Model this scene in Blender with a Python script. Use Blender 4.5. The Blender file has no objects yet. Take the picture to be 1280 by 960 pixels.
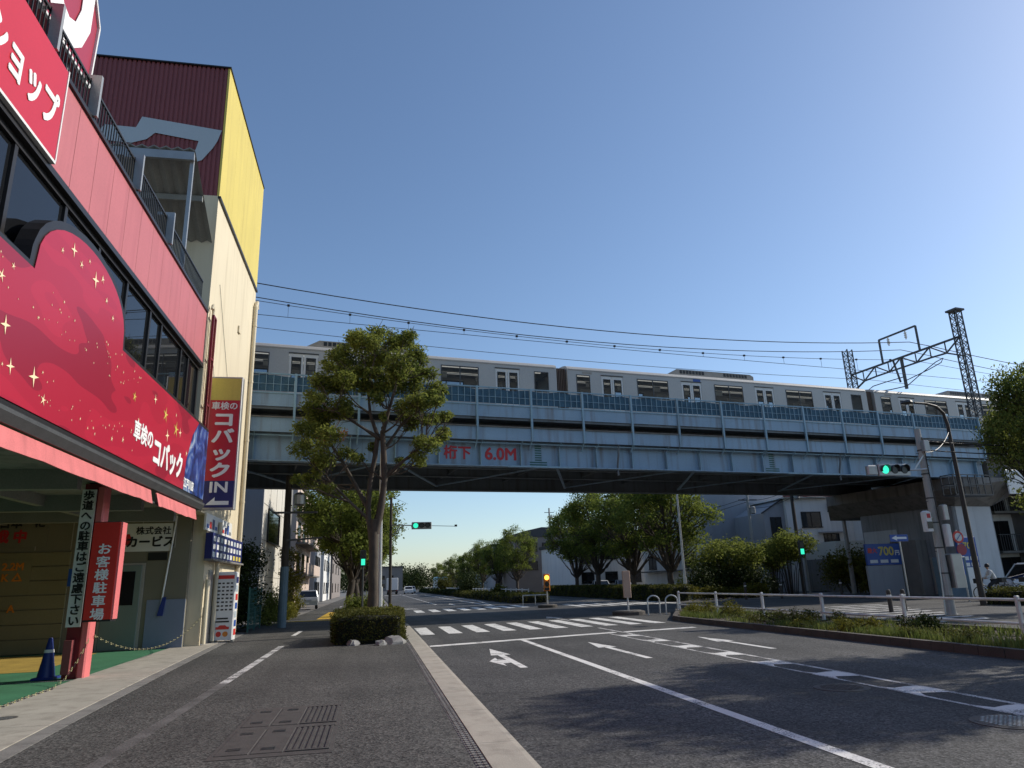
import bpy, math, random
import numpy as np
from mathutils import Vector, Matrix

# ------------------------------------------------------------------ camera, sky, sun, exposure
SC = bpy.context.scene
COL = SC.collection
cam_d = bpy.data.cameras.new('camera')
cam_d.sensor_width = 36.0
cam_d.lens = 888.0 / 1280.0 * 36.0
cam_d.clip_start = 0.05
cam_d.clip_end = 3000
cam = bpy.data.objects.new('camera', cam_d)
COL.objects.link(cam)
cam.matrix_world = Matrix(((0.982388, -0.019456, -0.185835, 0.0),
                           (-0.184127, -0.269993, -0.945093, 0.0),
                           (-0.031786, 0.962666, -0.268820, 1.6),
                           (0, 0, 0, 1)))
SC.camera = cam

SUN_AZ = math.radians(79.0)      # clockwise from +Y (the road's direction)
SUN_EL = math.radians(31.0)
world = bpy.data.worlds.new('World')
SC.world = world
world.use_nodes = True
wn = world.node_tree.nodes
sky = wn.new('ShaderNodeTexSky')
sky.sky_type = 'NISHITA'
sky.sun_disc = False
sky.sun_elevation = SUN_EL
sky.sun_rotation = SUN_AZ
sky.air_density = 1.0
sky.dust_density = 0.6
sky.ozone_density = 3.3
wn['Background'].inputs['Strength'].default_value = 0.126
world.node_tree.links.new(sky.outputs['Color'], wn['Background'].inputs['Color'])
sun_d = bpy.data.lights.new('sun', 'SUN')
sun_d.energy = 3.8
sun_d.angle = math.radians(0.5)
sun_d.color = (1.0, 0.93, 0.82)
sun = bpy.data.objects.new('sun', sun_d)
COL.objects.link(sun)
_sd = Vector((math.sin(SUN_AZ) * math.cos(SUN_EL), math.cos(SUN_AZ) * math.cos(SUN_EL), math.sin(SUN_EL)))
sun.rotation_euler = _sd.to_track_quat('Z', 'Y').to_euler()
sun.location = _sd * 60
SC.view_settings.view_transform = 'Standard'
SC.view_settings.look = 'None'
SC.view_settings.gamma = 1.0
SC.view_settings.exposure = 0.26
SC.view_settings.use_curve_mapping = False
SC.cycles.use_denoising = True
SC.cycles.max_bounces = 8
SC.cycles.transparent_max_bounces = 16

# ------------------------------------------------------------------ helpers
RNG = np.random.default_rng(7)
random.seed(11)
WM = {}


def tag(o, label=None, cat=None, group=None, kind=None):
    if label: o['label'] = label
    if cat: o['category'] = cat
    if group: o['group'] = group
    if kind: o['kind'] = kind
    return o


def thing(name, label, cat, loc=(0, 0, 0), rz=0.0, group=None):
    o = bpy.data.objects.new(name, None)
    COL.objects.link(o)
    o.empty_display_size = 0.3
    o.location = loc
    o.rotation_euler = (0, 0, rz)
    WM[o.name] = Matrix.Translation(Vector(loc)) @ Matrix.Rotation(rz, 4, 'Z')
    return tag(o, label, cat, group)


def group_struct(name):
    o = bpy.data.objects.new(name, None)
    COL.objects.link(o)
    o['kind'] = 'structure'
    WM[o.name] = Matrix.Identity(4)
    return o


def finish(name, me, m, parent=None, kind=None):
    o = bpy.data.objects.new(name, me)
    if m is not None:
        me.materials.append(m)
    COL.objects.link(o)
    if parent is not None:
        o.parent = parent
        WM[o.name] = WM[parent.name]
    else:
        WM[o.name] = Matrix.Identity(4)
    if kind:
        o['kind'] = kind
    return o


class MB:
    def __init__(self, M=None):
        self.v = []; self.f = []; self.M = M

    def add(self, vs, fs):
        b = len(self.v)
        if self.M is not None:
            vs = [self.M @ Vector(p) for p in vs]
        self.v += [tuple(p) for p in vs]
        self.f += [tuple(b + i for i in f) for f in fs]
        return self

    def box(self, x0, x1, y0, y1, z0, z1):
        return self.add([(x0, y0, z0), (x1, y0, z0), (x1, y1, z0), (x0, y1, z0), (x0, y0, z1), (x1, y0, z1), (x1, y1, z1), (x0, y1, z1)],
                        [(0, 3, 2, 1), (4, 5, 6, 7), (0, 1, 5, 4), (1, 2, 6, 5), (2, 3, 7, 6), (3, 0, 4, 7)])

    def bbox(self, x0, x1, y0, y1, z0, z1, b=0.02):
        # box with all vertical and top edges chamfered
        def ring(i, z):
            return [(x0 + i + b, y0 + i, z), (x1 - i - b, y0 + i, z), (x1 - i, y0 + i + b, z), (x1 - i, y1 - i - b, z),
                    (x1 - i - b, y1 - i, z), (x0 + i + b, y1 - i, z), (x0 + i, y1 - i - b, z), (x0 + i, y0 + i + b, z)]
        vs = ring(0, z0) + ring(0, z1 - b) + ring(b, z1)
        fs = [tuple(range(7, -1, -1)), tuple(range(16, 24))]
        for k in range(2):
            for i in range(8):
                j = (i + 1) % 8
                fs.append((k * 8 + i, k * 8 + j, k * 8 + 8 + j, k * 8 + 8 + i))
        return self.add(vs, fs)

    def bar(self, p, q, w, h=None, up=(0, 0, 1)):
        h = w if h is None else h
        p = Vector(p); q = Vector(q)
        d = (q - p).normalized(); up = Vector(up)
        if abs(d.dot(up)) > .98: up = Vector((1, 0, 0))
        s = d.cross(up).normalized(); u = s.cross(d)
        vs = []
        for c in (p, q):
            for a, b in ((-1, -1), (1, -1), (1, 1), (-1, 1)):
                vs.append(c + s * (a * w / 2) + u * (b * h / 2))
        return self.add(vs, [(0, 1, 2, 3), (7, 6, 5, 4), (0, 4, 5, 1), (1, 5, 6, 2), (2, 6, 7, 3), (3, 7, 4, 0)])

    def cyl(self, p, q, r0, r1=None, n=10):
        r1 = r0 if r1 is None else r1
        return self.tube([p, q], [r0, r1], n)

    def tube(self, pts, rs, n=8):
        pts = [Vector(p) for p in pts]
        if not isinstance(rs, (list, tuple)): rs = [rs] * len(pts)
        vs = []; fs = []
        prev = None
        for i, p in enumerate(pts):
            d = (pts[min(i + 1, len(pts) - 1)] - pts[max(i - 1, 0)]).normalized()
            if prev is None:
                a = Vector((1, 0, 0)) if abs(d.x) < .9 else Vector((0, 1, 0))
                s = d.cross(a).normalized()
            else:
                s = (prev - d * prev.dot(d)).normalized()
            prev = s
            t = d.cross(s)
            for k in range(n):
                an = 2 * math.pi * k / n
                vs.append(p + (s * math.cos(an) + t * math.sin(an)) * rs[i])
        for i in range(len(pts) - 1):
            for k in range(n):
                j = (k + 1) % n
                fs.append((i * n + k, i * n + j, (i + 1) * n + j, (i + 1) * n + k))
        fs.append(tuple(range(n - 1, -1, -1)))
        m = (len(pts) - 1) * n
        fs.append(tuple(range(m, m + n)))
        return self.add(vs, fs)

    def prism(self, poly, vec):
        n = len(poly); vec = Vector(vec)
        vs = [Vector(p) for p in poly] + [Vector(p) + vec for p in poly]
        fs = [tuple(range(n - 1, -1, -1)), tuple(range(n, 2 * n))]
        for i in range(n):
            j = (i + 1) % n
            fs.append((i, j, n + j, n + i))
        return self.add(vs, fs)

    def sheet(self, pts):
        return self.add(pts, [tuple(range(len(pts)))])

    def lathe(self, c, prof, n=12):
        vs = []; fs = []
        for r, z in prof:
            for k in range(n):
                a = 2 * math.pi * k / n
                vs.append((c[0] + r * math.cos(a), c[1] + r * math.sin(a), c[2] + z))
        for i in range(len(prof) - 1):
            for k in range(n):
                j = (k + 1) % n
                fs.append((i * n + k, i * n + j, (i + 1) * n + j, (i + 1) * n + k))
        fs.append(tuple(range(n - 1, -1, -1)))
        m = (len(prof) - 1) * n
        fs.append(tuple(range(m, m + n)))
        return self.add(vs, fs)

    def build(self, name, m, parent=None, kind=None, smooth=False):
        vs = self.v
        if parent is not None:
            I = WM[parent.name].inverted()
            vs = [I @ Vector(p) for p in vs]
        me = bpy.data.meshes.new(name)
        me.from_pydata(vs, [], self.f)
        if smooth:
            me.polygons.foreach_set('use_smooth', [True] * len(me.polygons))
            try: me.set_sharp_from_angle(angle=math.radians(40))
            except Exception: pass
        me.update()
        return finish(name, me, m, parent, kind)


def copy_tree(o, parent=None):
    c = o.copy()
    COL.objects.link(c)
    c.parent = parent
    for ch in o.children:
        copy_tree(ch, c)
    return c


def text(body, size, origin, right, up, m, parent, name='lettering', bold=0.015, align='CENTER', ext=0.004, line=1.0, sx=1.0, lab=None, shear=0.0):
    cu = bpy.data.curves.new('t', 'FONT')
    cu.body = body; cu.size = size; cu.offset = 0.0; cu.resolution_u = 3
    cu.align_x = align; cu.align_y = 'CENTER'; cu.extrude = ext; cu.space_line = line; cu.shear = shear
    o = bpy.data.objects.new('t', cu)
    me = bpy.data.meshes.new_from_object(o)
    bpy.data.objects.remove(o)
    R_ = Vector(right).normalized(); U_ = Vector(up).normalized(); N_ = R_.cross(U_)
    M = Matrix(((R_.x, U_.x, N_.x, origin[0]), (R_.y, U_.y, N_.y, origin[1]), (R_.z, U_.z, N_.z, origin[2]), (0, 0, 0, 1)))
    M = M @ Matrix.Diagonal((sx, 1, 1, 1))
    if parent is not None: M = WM[parent.name].inverted() @ M
    me.transform(M)
    me.materials.clear()
    if bold > 0:
        # heavier strokes: shifted copies, each a hair in front of the other
        n = len(me.vertices)
        co = np.empty(n * 3); me.vertices.foreach_get('co', co); co = co.reshape(-1, 3)
        fs = [tuple(q.vertices) for q in me.polygons]
        R3 = WM[parent.name].inverted().to_3x3() if parent is not None else Matrix.Identity(3)
        r3 = np.array(R3 @ R_); u3 = np.array(R3 @ U_); n3 = np.array(R3 @ N_)
        w = bold * size
        vs = []; ff = []
        for i, (a, b_) in enumerate(((0, 0), (w, 0), (-w, 0), (0, w), (0, -w), (w * .7, w * .7), (-w * .7, w * .7), (w * .7, -w * .7), (-w * .7, -w * .7))):
            q = co + r3 * a + u3 * b_ + n3 * (.0006 * i)
            ff += [tuple(k + len(vs) for k in f) for f in fs]
            vs += [tuple(x) for x in q]
        me = bpy.data.meshes.new(name)
        me.from_pydata(vs, [], ff)
        me.update()
    ob = finish(name, me, m, parent)
    return ob


def vtext(chars, size, top, right, up, pitch, m, parent, bold=0.03, sx=1.0, name='lettering'):
    # vertical column of characters, one mesh
    R_ = Vector(right); U_ = Vector(up)
    body = '\n'.join(chars)
    cu_line = pitch / size
    mid = Vector(top) - U_ * (pitch * (len(chars) - 1) / 2)
    return text(body, size, mid, right, up, m, parent, name=name, bold=bold, line=cu_line * 1.0, sx=sx)


# ------------------------------------------------------------------ materials
def _nt(name):
    m = bpy.data.materials.new(name)
    m.use_nodes = True
    nt = m.node_tree
    return m, nt, nt.nodes['Principled BSDF']


def mat(name, col, rough=.7, var=.15, scale=3.0, fine=40.0, bump=0.0, metal=0.0, spec=.5, streak=0.0, stain=None, stain_amt=0.0):
    """Plain painted or mineral surface with two scales of tone variation and optional vertical run-off stains."""
    m, nt, p = _nt(name)
    N = nt.nodes; L = nt.links
    tc = N.new('ShaderNodeTexCoord')
    n1 = N.new('ShaderNodeTexNoise'); n1.inputs['Scale'].default_value = scale; n1.inputs['Detail'].default_value = 4
    n2 = N.new('ShaderNodeTexNoise'); n2.inputs['Scale'].default_value = fine; n2.inputs['Detail'].default_value = 2
    L.new(tc.outputs['Object'], n1.inputs['Vector']); L.new(tc.outputs['Object'], n2.inputs['Vector'])
    ad = N.new('ShaderNodeMath'); ad.operation = 'ADD'
    L.new(n1.outputs['Fac'], ad.inputs[0]); L.new(n2.outputs['Fac'], ad.inputs[1])
    mr = N.new('ShaderNodeMapRange')
    mr.inputs['From Min'].default_value = .6; mr.inputs['From Max'].default_value = 1.4
    mr.inputs['To Min'].default_value = 1 - var; mr.inputs['To Max'].default_value = 1 + var
    L.new(ad.outputs[0], mr.inputs['Value'])
    mx = N.new('ShaderNodeVectorMath'); mx.operation = 'SCALE'
    mx.inputs[0].default_value = col[:3]
    L.new(mr.outputs[0], mx.inputs['Scale'])
    out = mx.outputs[0]
    if stain is not None:
        mp = N.new('ShaderNodeMapping'); mp.inputs['Scale'].default_value = (1.6, 1.6, .12)
        L.new(tc.outputs['Object'], mp.inputs['Vector'])
        n3 = N.new('ShaderNodeTexNoise'); n3.inputs['Scale'].default_value = 2.2; n3.inputs['Detail'].default_value = 5
        L.new(mp.outputs[0], n3.inputs['Vector'])
        r3 = N.new('ShaderNodeMapRange'); r3.inputs['From Min'].default_value = .5; r3.inputs['From Max'].default_value = .75
        r3.inputs['To Max'].default_value = stain_amt
        L.new(n3.outputs['Fac'], r3.inputs['Value'])
        mc = N.new('ShaderNodeMixRGB'); mc.inputs['Color2'].default_value = (*stain, 1)
        L.new(r3.outputs[0], mc.inputs['Fac']); L.new(out, mc.inputs['Color1'])
        out = mc.outputs[0]
    L.new(out, p.inputs['Base Color'])
    p.inputs['Roughness'].default_value = rough
    p.inputs['Metallic'].default_value = metal
    p.inputs['Specular IOR Level'].default_value = spec
    if bump:
        b = N.new('ShaderNodeBump'); b.inputs['Strength'].default_value = bump; b.inputs['Distance'].default_value = .01
        L.new(n2.outputs['Fac'], b.inputs['Height']); L.new(b.outputs[0], p.inputs['Normal'])
    return m


def asphalt(name, c, speck, patch_scale=.35):
    m, nt, p = _nt(name)
    N = nt.nodes; L = nt.links
    tc = N.new('ShaderNodeTexCoord')

    def noise(s, d=3, vec=None):
        n = N.new('ShaderNodeTexNoise'); n.inputs['Scale'].default_value = s; n.inputs['Detail'].default_value = d
        L.new(vec or tc.outputs['Object'], n.inputs['Vector']); return n.outputs['Fac']

    def rng(f, a, b, c0, d0):
        r = N.new('ShaderNodeMapRange')
        for k, v in zip(('From Min', 'From Max', 'To Min', 'To Max'), (a, b, c0, d0)): r.inputs[k].default_value = v
        L.new(f, r.inputs['Value']); return r.outputs[0]

    def mul(a, b):
        q = N.new('ShaderNodeMath'); q.operation = 'MULTIPLY'; L.new(a, q.inputs[0]); L.new(b, q.inputs[1]); return q.outputs[0]
    vo = N.new('ShaderNodeTexVoronoi'); vo.inputs['Scale'].default_value = 42
    L.new(tc.outputs['Object'], vo.inputs['Vector'])
    sp = rng(vo.outputs['Color'], .1, .95, max(.12, 1 - speck * .85), 1 + speck * .95)
    mp = N.new('ShaderNodeMapping'); mp.inputs['Scale'].default_value = (1.3, .07, 1)
    L.new(tc.outputs['Object'], mp.inputs['Vector'])
    tr = rng(noise(1.0, 3, mp.outputs[0]), .3, .7, .80, 1.2)
    pa = rng(noise(patch_scale, 6), .3, .7, .74, 1.26)
    md = rng(noise(9, 4), .3, .7, .88, 1.12)
    # fine cracks: thin Voronoi cell borders kept only where a mask allows
    wv = N.new('ShaderNodeTexNoise'); wv.inputs['Scale'].default_value = 1.1
    L.new(tc.outputs['Object'], wv.inputs['Vector'])
    mixv = N.new('ShaderNodeMixRGB'); mixv.inputs['Fac'].default_value = .35
    L.new(tc.outputs['Object'], mixv.inputs['Color1']); L.new(wv.outputs['Color'], mixv.inputs['Color2'])
    cr = N.new('ShaderNodeTexVoronoi'); cr.feature = 'DISTANCE_TO_EDGE'; cr.inputs['Scale'].default_value = .5
    L.new(mixv.outputs[0], cr.inputs['Vector'])
    ck = rng(cr.outputs['Distance'], .0, .006, .62, 1.0)
    v2 = N.new('ShaderNodeTexVoronoi'); v2.inputs['Scale'].default_value = 110
    L.new(tc.outputs['Object'], v2.inputs['Vector'])
    sp2 = rng(v2.outputs['Color'], .1, .95, 1 - speck * .5, 1 + speck * .6)
    v = mul(mul(mul(mul(sp, sp2), tr), mul(pa, md)), ck)
    sc = N.new('ShaderNodeVectorMath'); sc.operation = 'SCALE'; sc.inputs[0].default_value = c
    L.new(v, sc.inputs['Scale'])
    L.new(sc.outputs[0], p.inputs['Base Color'])
    p.inputs['Roughness'].default_value = .82
    p.inputs['Specular IOR Level'].default_value = .35
    b = N.new('ShaderNodeBump'); b.inputs['Strength'].default_value = .55; b.inputs['Distance'].default_value = .006
    L.new(vo.outputs['Distance'], b.inputs['Height']); L.new(b.outputs[0], p.inputs['Normal'])
    return m


def worn_paint(name, col, under, wear=.5):
    m, nt, p = _nt(name)
    N = nt.nodes; L = nt.links
    tc = N.new('ShaderNodeTexCoord')
    n1 = N.new('ShaderNodeTexNoise'); n1.inputs['Scale'].default_value = 45; n1.inputs['Detail'].default_value = 4
    n2 = N.new('ShaderNodeTexNoise'); n2.inputs['Scale'].default_value = 2.2; n2.inputs['Detail'].default_value = 5
    L.new(tc.outputs['Object'], n1.inputs['Vector']); L.new(tc.outputs['Object'], n2.inputs['Vector'])
    a = N.new('ShaderNodeMath'); a.operation = 'ADD'
    L.new(n1.outputs['Fac'], a.inputs[0]); L.new(n2.outputs['Fac'], a.inputs[1])
    r = N.new('ShaderNodeMapRange'); r.inputs['From Min'].default_value = 1.28 - .4 * wear; r.inputs['From Max'].default_value = 1.45 - .4 * wear
    L.new(a.outputs[0], r.inputs['Value'])
    mx = N.new('ShaderNodeMixRGB'); mx.inputs['Color1'].default_value = (*col, 1); mx.inputs['Color2'].default_value = (*under, 1)
    L.new(r.outputs[0], mx.inputs['Fac']); L.new(mx.outputs[0], p.inputs['Base Color'])
    p.inputs['Roughness'].default_value = .7
    return m


def leafmat(name, dark, light, trans=.3):
    m, nt, p = _nt(name)
    N = nt.nodes; L = nt.links
    geo = N.new('ShaderNodeNewGeometry')
    tc = N.new('ShaderNodeTexCoord')
    n1 = N.new('ShaderNodeTexNoise'); n1.inputs['Scale'].default_value = .9
    L.new(tc.outputs['Object'], n1.inputs['Vector'])
    a = N.new('ShaderNodeMath'); a.operation = 'MULTIPLY_ADD'; a.inputs[1].default_value = .6
    L.new(geo.outputs['Random Per Island'], a.inputs[0])
    b = N.new('ShaderNodeMath'); b.operation = 'MULTIPLY_ADD'; b.inputs[1].default_value = 1.2; b.inputs[2].default_value = -.4
    L.new(n1.outputs['Fac'], b.inputs[0]); L.new(b.outputs[0], a.inputs[2])
    mx = N.new('ShaderNodeMixRGB'); mx.inputs['Color1'].default_value = (*dark, 1); mx.inputs['Color2'].default_value = (*light, 1)
    mx.use_clamp = True
    cl = N.new('ShaderNodeClamp'); L.new(a.outputs[0], cl.inputs['Value']); L.new(cl.outputs[0], mx.inputs['Fac'])
    L.new(mx.outputs[0], p.inputs['Base Color'])
    p.inputs['Roughness'].default_value = .72
    p.inputs['Specular IOR Level'].default_value = .15
    t = N.new('ShaderNodeBsdfTranslucent'); L.new(mx.outputs[0], t.inputs['Color'])
    ms = N.new('ShaderNodeMixShader'); ms.inputs['Fac'].default_value = trans
    L.new(p.outputs[0], ms.inputs[1]); L.new(t.outputs[0], ms.inputs[2])
    L.new(ms.outputs[0], N['Material Output'].inputs['Surface'])
    return m


def glass(name, tint, see=.5, rough=.02):
    m, nt, p = _nt(name)
    N = nt.nodes; L = nt.links
    t = N.new('ShaderNodeBsdfTransparent'); t.inputs['Color'].default_value = (*tint, 1)
    p.inputs['Base Color'].default_value = (tint[0] * .05, tint[1] * .05, tint[2] * .055, 1)
    p.inputs['Roughness'].default_value = rough
    p.inputs['Specular IOR Level'].default_value = .8
    ms = N.new('ShaderNodeMixShader'); ms.inputs['Fac'].default_value = 1 - see
    L.new(t.outputs[0], ms.inputs[1]); L.new(p.outputs[0], ms.inputs[2])
    L.new(ms.outputs[0], N['Material Output'].inputs['Surface'])
    return m


def emis(name, col, e):
    m, nt, p = _nt(name)
    p.inputs['Base Color'].default_value = (*col, 1)
    p.inputs['Emission Color'].default_value = (*col, 1)
    p.inputs['Emission Strength'].default_value = e
    return m


def print_red(name):
    """Printed sign face: red ground with curved darker and brighter bands."""
    m, nt, p = _nt(name)
    N = nt.nodes; L = nt.links
    tc = N.new('ShaderNodeTexCoord')
    mp = N.new('ShaderNodeMapping'); mp.inputs['Scale'].default_value = (.1, .22, .75)
    L.new(tc.outputs['Object'], mp.inputs['Vector'])
    w = N.new('ShaderNodeTexNoise'); w.inputs['Scale'].default_value = 1.6; w.inputs['Detail'].default_value = 1
    L.new(mp.outputs[0], w.inputs['Vector'])
    cr = N.new('ShaderNodeValToRGB')
    cr.color_ramp.interpolation = 'CONSTANT'
    e = cr.color_ramp.elements
    e[0].position = .0; e[0].color = (.25, .008, .026, 1)
    e[1].position = .40; e[1].color = (.36, .012, .034, 1)
    for pos, c in ((.52, (.40, .014, .038, 1)), (.62, (.37, .012, .036, 1))):
        q = e.new(pos); q.color = c
    L.new(w.outputs['Fac'], cr.inputs['Fac']); L.new(cr.outputs[0], p.inputs['Base Color'])
    p.inputs['Roughness'].default_value = .35
    return m


def print_earth(name):
    m, nt, p = _nt(name)
    N = nt.nodes; L = nt.links
    tc = N.new('ShaderNodeTexCoord')
    w = N.new('ShaderNodeTexNoise'); w.inputs['Scale'].default_value = 1.5; w.inputs['Detail'].default_value = 9
    w.inputs['Distortion'].default_value = .8
    L.new(tc.outputs['Object'], w.inputs['Vector'])
    cr = N.new('ShaderNodeValToRGB'); e = cr.color_ramp.elements
    e[0].position = .38; e[0].color = (.008, .014, .06, 1)
    e[1].position = .72; e[1].color = (.55, .58, .62, 1)
    for pos, c in ((.47, (.012, .03, .15, 1)), (.54, (.03, .07, .26, 1)), (.61, (.16, .22, .36, 1))):
        q = e.new(pos); q.color = c
    L.new(w.outputs['Fac'], cr.inputs['Fac']); L.new(cr.outputs[0], p.inputs['Base Color'])
    p.inputs['Roughness'].default_value = .35
    return m


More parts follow.
